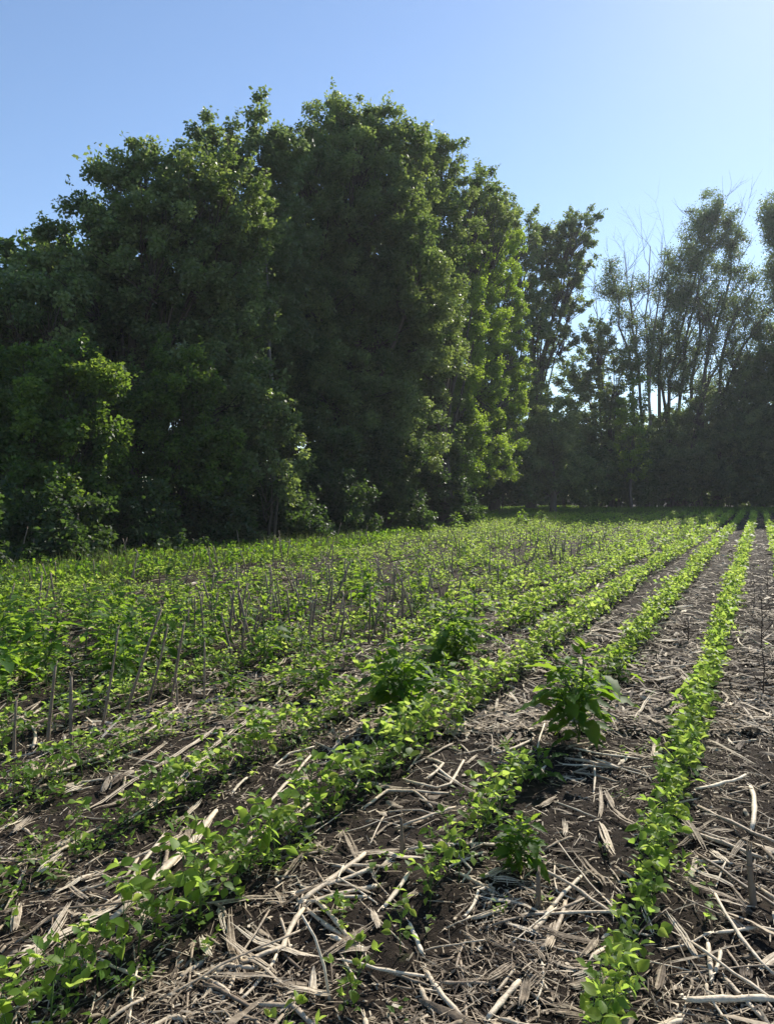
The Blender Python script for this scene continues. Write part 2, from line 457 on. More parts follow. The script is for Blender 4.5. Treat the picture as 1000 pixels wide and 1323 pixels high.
which = rng.integers(0, 12, len(xx))
for w in range(12):
    s = which == w; n = s.sum(); an = rng.uniform(0, 6.28, n); R = np.zeros((n, 3, 3)); c, sn = np.cos(an), np.sin(an)
    R[:, 0, 0] = c; R[:, 0, 1] = -sn; R[:, 1, 0] = sn; R[:, 1, 1] = c; R[:, 2, 2] = 1
    sc_ = rng.uniform(.5, 1.15, n) * (.75 + .9 * noise(xx[s] * 1.6, yy[s] * 1.6, 35)) * (1 + .030 * np.clip(yy[s] - 6, 0, 25)); R *= sc_[:, None, None]
    acc.inst(SEED[w], np.stack([xx[s], yy[s], zz[s]], -1), R, np.clip(.45 + rng.normal(0, .2, n), 0, 1))
o = acc.build('weed_cover', M['soy']); tag(o, 'low green weed seedlings covering the soil between the left rows', 'ground cover', None, 'stuff')

# ------------------------------------------------------------------ broadleaf weeds
def weed(height, r, nleaf=16, lsize=.13, branchy=0):
    st, fo = Acc(), Acc()
    lean = r.uniform(-.12, .12, 2)
    axes = [(np.array([0, 0, 0.]), np.array([lean[0], lean[1], 1.]) * height, nleaf, 1.0)]
    for b in range(branchy):
        an = r.uniform(0, 6.28); f = r.uniform(.08, .4)
        o = axes[0][1] * f; axes.append((o, np.array([math.cos(an) * .5, math.sin(an) * .5, .9]) * height * r.uniform(.4, .62), int(nleaf * .55), .75))
    for o, d, nl, ls in axes:
        pts = [o + d * t + np.array([math.sin(t * 5) * .008, math.cos(t * 4) * .006, 0]) for t in np.linspace(0, 1, 6)]
        pts[0] = pts[0] - np.array([0, 0, .02]) if o[2] == 0 else pts[0]
        tube(st, pts, np.linspace(.007, .002, 6) * (.6 + height) * ls, 6, .3)
        a0 = r.uniform(0, 6.28)
        for i in range(nl):
            f = .04 + .94 * (i + r.uniform(0, .6)) / nl
            p = o + d * min(f, 1); an = a0 + i * 2.4 + r.uniform(-.3, .3)
            prof = (math.sin(math.pi * min(1, f * .9 + .12)) ** .7) * .85 + .15
            L = lsize * ls * prof * r.uniform(.75, 1.2)
            el = .15 + .9 * f ** 2 + r.uniform(-.25, .25)
            dr = np.array([math.cos(an) * math.cos(el), math.sin(an) * math.cos(el), math.sin(el)])
            pl = L * r.uniform(.45, .95); e = p + dr * pl
            tube(st, [p, p + dr * pl * .5 + (0, 0, .1 * pl), e], [.0022 * (.5 + height), .002 * (.5 + height), .0016 * (.5 + height)], 4, .8, cap=False)
            te = el * .7 - .2 + r.uniform(-.35, .3)
            t = np.array([math.cos(an) * math.cos(te), math.sin(an) * math.cos(te), math.sin(te)])
            side = np.array([-math.sin(an), math.cos(an), 0]); nn = np.cross(t, side); nn = nn if nn[2] > 0 else -nn
            nn = nn + side * r.uniform(-.5, .5)
            fo.inst(WEEDLEAF if r.random() < .6 else WEEDLEAF2, e[None], frames(t[None], nn[None], [L]) * np.array([1, 1.0, 1])[None, None, :], np.array([r.uniform(.05, .6) + .3 * f]))
        tp = o + d
        for i in range(int(nl * 2.2)):                     # small leaves filling the inside
            an = r.uniform(0, 6.28); te = r.uniform(-.5, .9); f = r.random() ** .8 * .85
            t = np.array([math.cos(an) * math.cos(te), math.sin(an) * math.cos(te), math.sin(te)])
            nn = unit(np.array([-math.cos(an) * math.sin(te), -math.sin(an) * math.sin(te), math.cos(te)]) + r.normal(0, .4, 3))
            c0 = o + d * f; c1 = c0 + t * lsize * r.uniform(.1, .7)
            tube(st, [c0, c1], [.0015, .001], 3, .7, cap=False)
            fo.inst(LEAFLET if r.random() < .5 else WEEDLEAF, c1[None], frames(t[None], nn[None], [lsize * r.uniform(.3, .6) * ls]), np.array([r.uniform(.1, .8)]))
        for i in range(12):                                # tuft of narrow young leaves at the tip
            an = r.uniform(0, 6.28); te = r.uniform(.3, 1.35)
            t = np.array([math.cos(an) * math.cos(te), math.sin(an) * math.cos(te), math.sin(te)])
            nn = unit(np.array([-math.cos(an) * math.sin(te), -math.sin(an) * math.sin(te), math.cos(te)]) + r.normal(0, .2, 3))
            fo.inst(LEAFLET, (tp - t * .004 - d * .04 * r.random())[None], frames(t[None], nn[None], [lsize * .42 * ls * r.uniform(.6, 1.2)]) * np.array([1, .6, 1])[None, None, :], np.array([r.uniform(.6, 1)]))
    return st, fo
weeds = []    # (px, py_base, height m, leaf size, nleaf, branches, label)
W = [(748, 968, .41, .165, 16, 4, 'large bushy broadleaf weed with dark drooping leaves beside the rightmost row'),
     (520, 942, .54, .155, 20, 5, 'large broadleaf weed with shiny leaves at the photo centre'),
     (592, 866, .5, .15, 18, 5, 'leafy broadleaf weed behind and right of the central weed'),
     (672, 1132, .15, .075, 14, 4, 'small bushy weed between second and third rows, above the foreground litter'),
     (410, 903, .17, .12, 12, 1, 'low broadleaf weed left of the central shiny weed'),
     (340, 866, .42, .12, 13, 1, 'tall weed with hanging dark leaf beside the clump of stalks, left half'),
     (268, 838, .36, .12, 12, 1, 'weed with bright top leaves behind the leaning stalks'),
     (150, 800, .42, .12, 13, 2, 'tall weed standing out against the dark trees at left'),
     (470, 792, .38, .13, 14, 2, 'bushy weed behind the standing stalk clump, centre left'),
     (35, 862, .42, .13, 13, 2, 'tall weed with broad leaves near the left photo edge'),
     (-8, 905, .40, .16, 12, 2, 'weed cut by the left photo edge with long pale leaves'),
     (616, 680, 1.15, .30, 16, 3, 'tall pale weed at the far field edge under the big tree'),
     (672, 682, .75, .28, 12, 2, 'second tall weed at the far field edge, right of the tallest'),
     (590, 684, .7, .25, 12, 2, 'low bushy weed at the far field edge, left of the tallest'),
     (700, 676, .55, .25, 12, 2, 'small rounded weed at the far edge, rightmost of three'),
     (420, 770, .3, .11, 12, 1, 'weed in the left middle field, below the dark tree bank'),
     (335, 745, .32, .12, 12, 1, 'weed near the shaded left field margin'),
     (560, 812, .26, .10, 12, 2, 'weed in the fourth row behind the central weeds'),
     (650, 760, .3, .12, 12, 2, 'weed with pale leaves among the middle rows'),
     (760, 722, .38, .13, 12, 1, 'weed beside the dark clump of stubble in the far rows'),
     (90, 800, .3, .11, 12, 1, 'weed left of the tall weed at the left field margin'),
     (205, 830, .3, .11, 12, 1, 'weed just behind the tallest leaning stalks'),
     (690, 812, .2, .10, 12, 1, 'weed in the second row behind the large bushy weed'),
     (800, 880, .17, .10, 11, 1, 'small upright weed right behind the large bushy weed'),
     (845, 800, .16, .09, 10, 1, 'small weed in the second row at mid distance'),
     (575, 905, .22, .11, 12, 2, 'weed touching the right side of the central weed'),
     (300, 900, .14, .09, 10, 1, 'low weed among litter left of centre'),
     (700, 1012, .12, .07, 9, 1, 'small weed in the shadow of the large bushy weed')]
rw = np.random.default_rng(77)
for (px, py, h, ls, nl, br, lab) in W:
    x, y = gp(px, py)
    e = empty('broadleaf_weed', (x, y, float(ground_h(x, y))), 0)
    st, fo = weed(h * (1.5 if h < .45 else 1.1), rw, int(nl * 1.25), ls * (1.2 if h > .45 else 1.3), br)
    st.build('stem', M['stem'], e); fo.build('foliage', M['weed'], e)
    tag(e, lab, 'weed', 'broadleaf weeds standing above the crop')
WP = []
for i in range(9):
    h = rw.uniform(.32, .56); st, fo = weed(h, rw, 14, .14, int(rw.integers(0, 3)))
    WP.append((st.mesh('stem', M['stem']), fo.mesh('foliage', M['weed'])))
items = []
tries = 0
while len(items) < 95 and tries < 4000:
    tries += 1
    px = rw.uniform(0, 940); py = 668 + 235 * rw.random() ** (1.6 if len(items) < 50 else .9)
    x, y = gp(px, py); u, v = uv_of(x, y)
    if v < 2.4 or v > vmax(u) or y < 5: continue
    if v < 4.5 and rw.random() < .75: continue
    if any(abs(px - w[0]) < 22 and abs(py - w[1]) < 16 for w in W): continue
    zone = 'left' if px < 330 else ('centre' if px < 640 else 'right')
    dep = 'near the far field edge' if py < 690 else ('in the middle distance' if py < 740 else 'in the near left field')
    items.append(dict(px=px, py=py, x=x, y=y, s=rw.uniform(.6, 1.35), desc=f"green weed {dep}, {zone} third"))
label_items(items)
for it in items:
    e = empty('broadleaf_weed', (it['x'], it['y'], float(ground_h(it['x'], it['y']))), rw.uniform(0, 6.28)); e.scale = (it['s'],) * 3
    for nm, me in zip(('stem', 'foliage'), WP[int(rw.integers(0, 9))]):
        o = bpy.data.objects.new(nm, me); COL.objects.link(o); o.parent = e
    tag(e, it['label'], 'weed', 'broadleaf weeds standing above the crop')

# ------------------------------------------------------------------ standing corn stalks
def stalk_acc(h, r, lean, rad=.009, curve=.1, snap=True):
    a = Acc(); n = 7; an = r.uniform(0, 6.28)
    pts = []; rd = []
    for i in range(n):
        f = i / (n - 1); pts.append((lean[0] * h * f + curve * h * math.sin(an) * f * f * .5, lean[1] * h * f + curve * h * math.cos(an) * f * f * .5, -.03 + (h + .03) * f))
        rd.append(rad * (1.25 - .5 * f) * r.uniform(.9, 1.1))
    tube(a, pts, rd, 7, r.uniform(.3, .6)); P3 = np.array(pts)
    for f in np.arange(.12, .95, .14 / max(h, .15)):      # node rings
        p = np.array([np.interp(f, np.linspace(0, 1, n), P3[:, j]) for j in range(3)])
        tube(a, [p - (0, 0, .004), p, p + (0, 0, .004)], [rad * .9, rad * 1.45, rad * .9], 7, .15)
    top = P3[-1]
    if r.random() < .4 and snap:                                    # snapped top hanging over
        aa = r.uniform(0, 6.28); L = r.uniform(.05, .22); hd = np.array([math.cos(aa), math.sin(aa), 0]); dz_ = r.uniform(-.9, .5)
        tube(a, [top - (0, 0, .004), top + hd * L * .35 + (0, 0, dz_ * L * .2 + .01), top + hd * L * .8 + (0, 0, dz_ * L * .8)], [rad * .75, rad * .7, rad * .45], 6, r.uniform(.4, .8))
    for j in range(4):                                     # frayed top
        d = np.array([r.uniform(-.3, .3), r.uniform(-.3, .3), 1.]) * r.uniform(.015, .04)
        q = top + np.array([r.uniform(-1, 1), r.uniform(-1, 1), -.3]) * rad * .6
        tube(a, [q, q + d], [rad * .4, rad * .08], 3, .8)
    for j in range(r.integers(1, 4)):                      # shredded sheath strips
        f = r.uniform(0, .7); p = P3[int(f * (n - 1))]; aa = r.uniform(0, 6.28); L = r.uniform(.06, .16)
        o = np.array([math.cos(aa), math.sin(aa), 0]); s = np.array([-math.sin(aa), math.cos(aa), 0]) * r.uniform(.004, .009)
        q = [p + o * rad, p + o * (rad + .01) + (0, 0, L * .5), p + o * (rad + L * .35) + (0, 0, L * r.uniform(.3, .8))]
        V = []
        for k, b in enumerate(q): V += [b - s * (1 - k * .4), b + s * (1 - k * .4)]
        a.add(V, [0, 1, 3, 2, 2, 3, 5, 4], [4, 4], r.uniform(.5, 1))
    return a
S = [(128, 945, .46, (.12, 0), 'leaning grey stalk, leftmost of the tall leaning group at left'), (158, 930, .52, (.16, .0), 'longest leaning grey stalk in the tall group at left'),
     (186, 918, .40, (.16, .1), 'leaning grey stalk with bent top in the left group'), (218, 915, .42, (.08, 0), 'slender leaning stalk right of the bent one'),
     (262, 912, .33, (.02, 0), 'upright stalk beside the short stump, right of the left group'), (228, 918, .15, (0, 0), 'short stump between two tall stalks at left'),
     (58, 968, .34, (.05, 0), 'thick weathered stalk crossed by a fallen stalk, far left'), (89, 968, .30, (.0, 0), 'thin dark stalk just right of the thick weathered one'),
     (15, 980, .22, (0, 0), 'short stump nearest the left photo edge'),
     (383, 862, .30, (.08, 0), 'stalk at the left of the leaning pair beside the hanging weed'), (412, 850, .26, (-.3, 0), 'stalk leaning left beside the hanging weed'),
     (437, 835, .28, (.12, 0), 'stalk leaning right, between the two clumps'), (418, 838, .2, (0, 0), 'thin short stalk between the leaning pair'),
     (480, 818, .30, (.05, 0), 'dark stalk at the left of the dense clump'), (487, 822, .22, (-.1, 0), 'short stalk inside the dense clump'),
     (500, 818, .26, (.02, 0), 'pale stalk in the middle of the dense clump'), (513, 812, .24, (-.2, 0), 'stalk leaning left at the right of the dense clump'),
     (508, 815, .2, (.15, 0), 'dark short stalk behind the dense clump'),
     (758, 712, .42, (0, 0), 'dark stub in the tallest far clump, leftmost'), (763, 713, .48, (.03, 0), 'dark stub in the tallest far clump, middle'), (768, 712, .4, (-.1, 0), 'dark stub in the tallest far clump, rightmost'),
     (519, 1110, .14, (.02, .05), 'short upright stump among foreground litter'), (980, 1172, .18, (-.05, .1), 'reddish upright stub near the right photo edge'),
     (698, 1180, .10, (0, 0), 'broken brown stub below the small bushy weed')]
for i in range(14):
    S.append((640 + i * 6 + rw.uniform(-2, 2), 706 + (i % 3), rw.uniform(.25, .5), (rw.uniform(-.08, .08), 0), None))
for i in range(22):
    S.append((rw.choice([250, 310, 385, 430, 495, 560]) + rw.normal(0, 17), rw.uniform(770, 850), rw.uniform(.28, .5), (rw.uniform(-.1, .1), 0), None))
for i in range(10):
    S.append((672 + i * 9 + rw.uniform(-3, 3), 722 + rw.uniform(-3, 3), rw.uniform(.2, .42), (rw.uniform(-.12, .12), 0), None))
for px, h in [(22, .75), (38, .55), (60, .4), (90, .95), (110, .45), (118, .4), (152, .5), (165, .45), (185, .35), (210, .4), (245, .35), (310, .5), (365, .45), (432, .6), (470, .45)]:
    S.append((px, 742 - px * .085, h, (rw.uniform(-.15, .2), 0), None))
items = []
used = [(s[0], s[1]) for s in S]
nrand = 0
while nrand < 185:
    px = rw.uniform(0, 900); py = 676 + 190 * rw.random() ** 1.5
    x, y = gp(px, py); u, v = uv_of(x, y)
    lane = round((v - .0) / .753) * .753
    if abs(v - lane) > .18 or v < 3.2 or v > vmax(u) + .5: continue
    if noise(u * .5, lane * 3, 55) < .45: continue
    S.append((px, py, rw.uniform(.2, .52), (rw.uniform(-.2, .2), rw.uniform(-.2, .2)), None)); nrand += 1
for (px, py, h, lean, lab) in S:
    x, y = gp(px, py)
    zone = 'left quarter' if px < 250 else ('left of centre' if px < 500 else ('right of centre' if px < 720 else 'right part'))
    dep = 'at the far rows' if py < 700 else ('in the middle rows' if py < 760 else 'in the near left rows')
    lk = 'short' if h < .2 else ('tall' if h > .34 else 'mid-height')
    items.append(dict(px=px, py=py, x=x, y=y, h=h, lean=lean, snap=lab is None and h > .25, desc=lab or f"{lk} standing corn stalk {dep}, {zone}"))
label_items([i for i in items])
for it in items:
    o = stalk_acc(it['h'] * (1.45 if it['px'] < 300 and it['py'] > 900 else 1.2), rw, (it['lean'][0] * 1.9, it['lean'][1]), rw.uniform(.0075, .0135) if it['y'] < 12 else .0125, snap=it['snap']).build('standing_stalk', M['stub'], loc=(it['x'], it['y'], float(ground_h(it['x'], it['y']))))
    tag(o, it['label'], 'standing stalk', 'standing dead corn stalks')

# ------------------------------------------------------------------ dead twiggy weeds at the right edge
def dead_weed(h, r, nb=7):
    a = Acc(); tube(a, [(0, 0, -.02), (.01, 0, h * .5), (-.01, .01, h)], [.006, .0045, .002], 5, .4)
    for i in range(nb):
        f = .12 + .75 * i / nb; an = r.uniform(0, 6.28); L = h * (1 - f) * r.uniform(.6, 1.0)
        p = np.array([.005, 0, h * f]); d = np.array([math.cos(an) * .65, math.sin(an) * .5, .75])
        q = p + d * L; m = p + d * L * .5 + np.array([d[0], d[1], 0]) * .02
        tube(a, [p, m, q], [.0035, .0028, .0014], 4, .5)
        for j in range(2):
            e = m + np.array([r.uniform(-1, 1), r.uniform(-1, 1), .9]) * L * .3; tube(a, [m, e], [.002, .001], 3, .5)
    return a
for px, py, h, lab in [(985, 838, .62, 'dark twiggy dead weed, tallest by the right photo edge'), (975, 792, .5, 'dark dead weed behind the tallest one at right'),
                       (988, 900, .4, 'dark dead weed in front of the tallest one at right'), (992, 770, .45, 'farthest dark dead weed at the right photo edge'),
                       (890, 832, .3, 'dark dead weed between the two rightmost rows')]:
    x, y = gp(px, py); o = dead_weed(h, rw).build('dead_weed', M['twig'], loc=(x, y, float(ground_h(x, y))))
    tag(o, lab, 'dead weed', 'dark dead weeds')

# ------------------------------------------------------------------ fallen corn stalks and litter
def lying(L, rad, r, kinks=0, flat=False, tint=.6, fib=False):
    if flat: kinks = 0
    a = Acc(); n = 8; pts = []; ang = 0; p = np.array([-L / 2, 0, 0.]); pts.append(p)
    kk = set(r.integers(2, n - 1, kinks).tolist()) if kinks else set()
    bow = r.normal(0, .03)
    for i in range(1, n):
        ang += bow + (r.choice([-1, 1]) * r.uniform(.4, 1.3) if i in kk else r.normal(0, .03))
        p = p + np.array([math.cos(ang), math.sin(ang), r.normal(0, .04)]) * L / (n - 1); pts.append(p)
    pts = np.array(pts)
    if flat and r is rl and fib:
        d = unit(np.gradient(pts, axis=0)); s = np.stack([-d[:, 1], d[:, 0], np.zeros(n)], -1); m = int(r.integers(4, 8))
        prof = np.array([.5, .85, 1, 1.05, 1, .9, .75, .5]); tw = np.cumsum(r.normal(0, .18, n)); fan = r.uniform(-.2, .5)
        for j in range(m):
            c = (j + .5) / m * 2 - 1; a0 = r.uniform(0, 1.6) if r.random() < .7 else r.uniform(0, 4); a1 = n - 1 - (r.uniform(0, 1.6) if r.random() < .7 else r.uniform(0, 4))
            q = np.linspace(a0, a1, 9); ip = lambda arr: np.stack([np.interp(q, np.arange(n), arr[:, k]) for k in range(3)], -1)
            P_, S_ = ip(pts), ip(s); pr = np.interp(q, np.arange(n), prof * (1 + fan * np.linspace(0, 1, n) ** 2)); ww = rad / m * 1.15 * np.interp(q, [a0, a0 + .8, a1 - 1.2, a1], [.35, 1, 1, .2])
            cc = P_ + S_ * (rad * c * pr)[:, None] + np.array([0, 0, 1.]) * ((1 - c * c) * rad * .35 + r.normal(0, .0012) + r.uniform(0, .5) * rad * np.clip(q / (n - 1) - .8, 0, 1) * 5)[:, None]
            ti = np.clip(tint + r.normal(0, .13) + r.normal(0, .04, 9), 0, 1); V = []
            for i in range(9): V += [cc[i] - S_[i] * ww[i], cc[i] + np.array([0, 0, ww[i] * .5]), cc[i] + S_[i] * ww[i]]
            Ls = []
            for i in range(8): b = i * 3; Ls += [b, b + 1, b + 4, b + 3, b + 1, b + 2, b + 5, b + 4]
            a.add(V, Ls, [4] * 16, np.repeat(ti, 3))
    elif flat:
        w = rad * np.array([.35, .8, 1, 1.1, 1, .9, .7, .25]) * r.uniform(.9, 1.1, 8); V = []
        d = unit(np.gradient(pts, axis=0)); s = np.stack([-d[:, 1], d[:, 0], np.zeros(n)], -1)
        tw = np.cumsum(r.normal(0, .22, n)); up = np.array([0, 0, 1.])
        for i in range(n):
            ax = s[i] * math.cos(tw[i]) + up * math.sin(tw[i]); nrm = np.cross(d[i], ax)
            V += [pts[i] - ax * w[i], pts[i] + nrm * w[i] * .35, pts[i] + ax * w[i]]
        Ls = []
        for i in range(n - 1):
            b = i * 3; Ls += [b, b + 1, b + 4, b + 3, b + 1, b + 2, b + 5, b + 4]
        V = np.array(V); a.add(V, Ls, [4] * (2 * (n - 1)), np.clip(tint + r.normal(0, .06, len(V)), 0, 1))
    else:
        tube(a, pts, rad * np.array([.85, 1, .95, 1.25, .95, .95, 1.15, .8]), 7, tint, squash=.75)
        for end in (0, -1):
            for j in range(3):
                d = unit(pts[end] - pts[1 if end == 0 else -2]); q = pts[end] + r.normal(0, rad * .4, 3)
                tube(a, [q, q + (d + r.normal(0, .25, 3)) * r.uniform(.01, .035)], [rad * .35, rad * .1], 3, min(1, tint + .15))
    return a
items = []
def lane_name(v):
    if v < .36: return 'right of the rightmost row'
    if v < 1.12: return 'between first and second rows'
    if v < 1.87: return 'between second and third rows'
    if v < 2.62: return 'between third and fourth rows'
    if v < 3.4: return 'between fourth and fifth rows'
    return 'left of the fifth row'
H = [((5, 1262), (150, 1170), .019, 1, 0, .85), ((15, 1290), (110, 1185), .02, 1, 0, .7), ((140, 1200), (290, 1062), .014, 0, 0, .8), ((60, 1240), (175, 1130), .012, 1, 0, .8),
     ((200, 1150), (292, 1058), .02, 1, 0, .9), ((385, 1175), (470, 1112), .011, 0, 0, .75), ((380, 1160), (492, 1140), .009, 0, 0, .8), ((395, 1172), (490, 1150), .010, 0, 0, .75),
     ((300, 1255), (430, 1190), .010, 0, 1, .75), ((600, 985), (575, 1045), .008, 0, 2, .8), ((560, 988), (608, 1012), .009, 0, 1, .75), ((527, 1105), (632, 1088), .009, 0, 0, .85),
     ((520, 1072), (590, 1055), .008, 0, 0, .7), ((632, 1322), (668, 1275), .010, 0, 0, .9), ((715, 1180), (745, 1140), .008, 0, 0, .85), ((776, 1070), (790, 1130), .018, 1, 0, .85),
     ((975, 1080), (1000, 1030), .012, 0, 0, .9), ((890, 1300), (1000, 1294), .011, 0, 0, .85), ((905, 1050), (1000, 1105), .011, 0, 0, .45), ((900, 1085), (985, 1125), .010, 0, 0, .5),
     ((550, 1255), (580, 1322), .009, 0, 0, .75), ((530, 1195), (548, 1235), .008, 0, 0, .95), ((925, 1275), (918, 1230), .008, 0, 0, .85), ((930, 1265), (940, 1240), .007, 0, 0, .9),
     ((690, 960), (660, 985), .011, 0, 0, .6), ((640, 975), (690, 935), .012, 1, 0, .6), ((735, 985), (805, 1000), .010, 0, 0, .55), ((820, 940), (838, 905), .010, 1, 0, .85),
     ((150, 1080), (290, 960), .020, 1, 0, .8), ((100, 1060), (200, 1000), .016, 1, 0, .75), ((180, 1010), (280, 945), .014, 1, 0, .8), ((250, 990), (330, 930), .016, 1, 0, .85),
     ((340, 1055), (380, 985), .008, 0, 0, .75), ((440, 955), (425, 985), .010, 1, 0, .95), ((60, 1010), (130, 985), .012, 0, 0, .7), ((10, 940), (100, 900), .012, 0, 0, .6), ((20, 930), (80, 970), .010, 0, 0, .7),
     ((470, 1045), (540, 1000), .009, 0, 1, .7), ((700, 1240), (760, 1180), .009, 0, 0, .5), ((690, 1215), (720, 1185), .010, 0, 0, .7), ((720, 1200), (700, 1250), .014, 1, 0, .65)]
rl = np.random.default_rng(21)
specs = []
for (p0, p1, rad, fl, kn, ti) in H:
    x0, y0 = gp(*p0); x1, y1 = gp(*p1)
    specs.append(dict(x=(x0 + x1) / 2, y=(y0 + y1) / 2, an=math.atan2(y1 - y0, x1 - x0), L=math.hypot(x1 - x0, y1 - y0), rad=rad, flat=bool(fl), k=kn, tint=ti, hero=True))
NS = 11000
for i in range(NS):
    y = 1.6 + 34 * rl.random() ** 1.6; x = rl.uniform(-1, 1) * (y * .58 + .6)
    u, v = uv_of(x, y)
    dens = 1.0 if v < 2.7 else (.8 if v < 4 else .28)
    rowd = abs(((v + .39) / .753 + .5) % 1 - .5) * .753
    if rowd < .11: dens *= .4
    if float(noise(x * 1.3, y * 1.3, 61)) < .38: dens *= .35
    dens *= .55 + .45 * float(sstep(3.5, 6.5, y))
    if rl.random() > dens: continue
    al = math.atan2(D[1], D[0])
    an = al + rl.normal(0, .35) if (v > 1.9 and rl.random() < .7) else rl.uniform(0, math.pi)
    L = float(np.clip(rl.lognormal(-1.7, .5), .06, .5)); fl = rl.random() < .38
    specs.append(dict(x=x, y=y, an=an, L=L, rad=(rl.uniform(.006, .017) if fl else .0022 + .0062 * rl.random() ** 1.5) * (1 + .025 * min(y, 24)), flat=fl, k=int(rl.random() < .22) + int(rl.random() < .1), tint=float(np.clip(rl.normal(.56 + .01 * min(y, 15), .28), 0.03, 1)), hero=False))
for s in specs:
    px, py = project(s['x'], s['y'], 0.0); s['px'] = px; s['py'] = py
    s['key'] = (1e3 if s['hero'] else 0) + (s['L'] + 6 * s['rad']) / s['y'] if (5 < px < 995 and py < 1318) else -1
specs.sort(key=lambda s: -s['key'])
big = specs[:300]
for s in specs[:520]: s['fib'] = True
for s in big:
    L = s['L']; sz = 'long' if L > .3 else ('short' if L < .16 else 'mid-length')
    colr = 'pale' if s['tint'] > .62 else ('dark brown' if s['tint'] < .35 else 'tan')
    u, v = uv_of(s['x'], s['y'])
    s['desc'] = f"{sz} {colr} {'husk strip' if s['flat'] else ('kinked stalk' if s['k'] else 'straight stalk')} lying {lane_name(v)}"
label_items(big)
def lay(s):
    a = lying(s['L'], s['rad'], rl, s['k'], s['flat'], s['tint'], s.get('fib', False))
    V = np.concatenate(a.v); c, sn = math.cos(s['an']), math.sin(s['an'])
    wx = V[:, 0] * c - V[:, 1] * sn + s['x']; wy = V[:, 0] * sn + V[:, 1] * c + s['y']
    g = ground_h(wx, wy); base = ground_h(s['x'] + np.linspace(-.5, .5, 7) * s['L'] * c, s['y'] + np.linspace(-.5, .5, 7) * s['L'] * sn)
    # a stiff piece rests on the high spots; follow the ground only gently
    zc = float(np.percentile(base, 70)); follow = .6 if s['flat'] else .3
    z = V[:, 2] + zc * (1 - follow) + g * follow + s['rad'] * .9 + s.get('lift', 0)
    tl = s.get('tilt', 0); z = z + tl * (V[:, 0] / s['L'] + .5) * s['L']
    return a, np.stack([wx, wy, z], -1)
for s in big:
    s['tilt'] = float(np.clip(abs(rl.normal(0, .07)), 0, .3)) if not s['hero'] else .03
    a, Wv = lay(s); org = np.array([s['x'], s['y'], float(ground_h(s['x'], s['y']))])
    a.v = [(Wv - org).astype(np.float32)]
    nm = 'corn_husk' if s['flat'] else 'fallen_stalk'
    o = a.build(nm, M['husk'] if s['flat'] else M['straw'], loc=org)
    tag(o, s['label'], 'corn husk' if s['flat'] else 'fallen stalk', 'husk strips lying on the soil' if s['flat'] else 'fallen corn stalks lying on the soil')
acc = Acc()
for s in specs[300:]:
    s['tilt'] = float(np.clip(abs(rl.normal(0, .06)), 0, .3)); a, Wv = lay(s); a.v = [Wv.astype(np.float32)]
    acc.add(Wv, np.concatenate(a.l), np.concatenate(a.n), np.concatenate(a.t))
o = acc.build('stalk_litter', M['husk']); tag(o, 'smaller broken corn stalk pieces scattered between the rows', 'crop litter', None, 'stuff')
# an arched bent straw standing out of the litter
a = Acc(); x0, y0 = gp(425, 1293); x1, y1 = gp(386, 1215)
pts = [(0, 0, 0), ((x1 - x0) * .15, (y1 - y0) * .1, .09), ((x1 - x0) * .4, (y1 - y0) * .2, .165), ((x1 - x0) * .75, (y1 - y0) * .3, .22)]
tube(a, pts, [.005, .005, .0045, .004], 6, .95); o = a.build('dry_straw', M['straw'], loc=(x0, y0, float(ground_h(x0, y0))))
tag(o, 'thin pale arched straw sticking up in the foreground left of centre', 'straw')

# shredded fine litter
STRIP = (np.array([[-.5, -.5, 0], [-.1, -.55, .5], [.25, -.4, .6], [.5, -.25, 0], [.5, .2, .1], [.2, .5, .7], [-.15, .45, .5], [-.5, .4, .1]], np.float32),
         [0, 1, 6, 7, 1, 2, 5, 6, 2, 3, 4, 5], [4, 4, 4])
def litter(n, y0, y1, pw, lmin, lmax, wmin, wmax, dens_fn):
    y = y0 + (y1 - y0) * rl.random(n) ** pw; x = rl.uniform(-1, 1, n) * (y * .58 + .6)
    u, v = uv_of(x, y); k = rl.random(n) < dens_fn(x, y, u, v); x, y, v = x[k], y[k], v[k]; n = len(x)
    al = math.atan2(D[1], D[0])
    an = np.where((rl.random(n) < .4) & (v > 1.7), al + rl.normal(0, .4, n), rl.uniform(0, 2 * math.pi, n))
    el = rl.normal(0, .16, n); t = np.stack([np.cos(an) * np.cos(el), np.sin(an) * np.cos(el), np.sin(el)], -1)
    nn = unit(np.stack([rl.normal(0, .35, n), rl.normal(0, .35, n), np.ones(n)], -1))
    R = frames(t, nn, np.ones(n)); L = lmin + (lmax - lmin) * rl.random(n) ** 1.8; w = rl.uniform(wmin, wmax, n)
    R = R * np.stack([L, w, w * .5], -1)[:, None, :]
    z = ground_h(x, y) + .002 + L * np.abs(np.sin(el)) * .5 + .004 * rl.random(n)
    tint = np.clip(rl.normal(.38, .29, n), 0, 1)
    return STRIP, np.stack([x, y, z], -1), R, tint
def dfn(x, y, u, v):
    rowd = np.abs(((v + .39) / .753 + .5) % 1 - .5) * .753
    d = np.where(v < 2.8, 1.0, np.where(v < 4.2, .8, .35)) * np.where(rowd < .1, .45, 1)
    return d * (.25 + .75 * sstep(.25, .6, noise(x * 2.2, y * 2.2, 71)))
acc = Acc()
acc.inst(*litter(75000, 1.6, 10, 1.35, .012, .11, .0012, .006, dfn))
acc.inst(*litter(22000, 1.6, 9, 1.3, .01, .04, .004, .012, dfn))
acc.inst(*litter(130000, 5, 60, 1.7, .05, .24, .006, .02, dfn))
o = acc.build('shredded_litter', M['husk']); tag(o, 'fine shredded straw and leaf scraps covering the dark soil', 'crop litter', None, 'stuff')
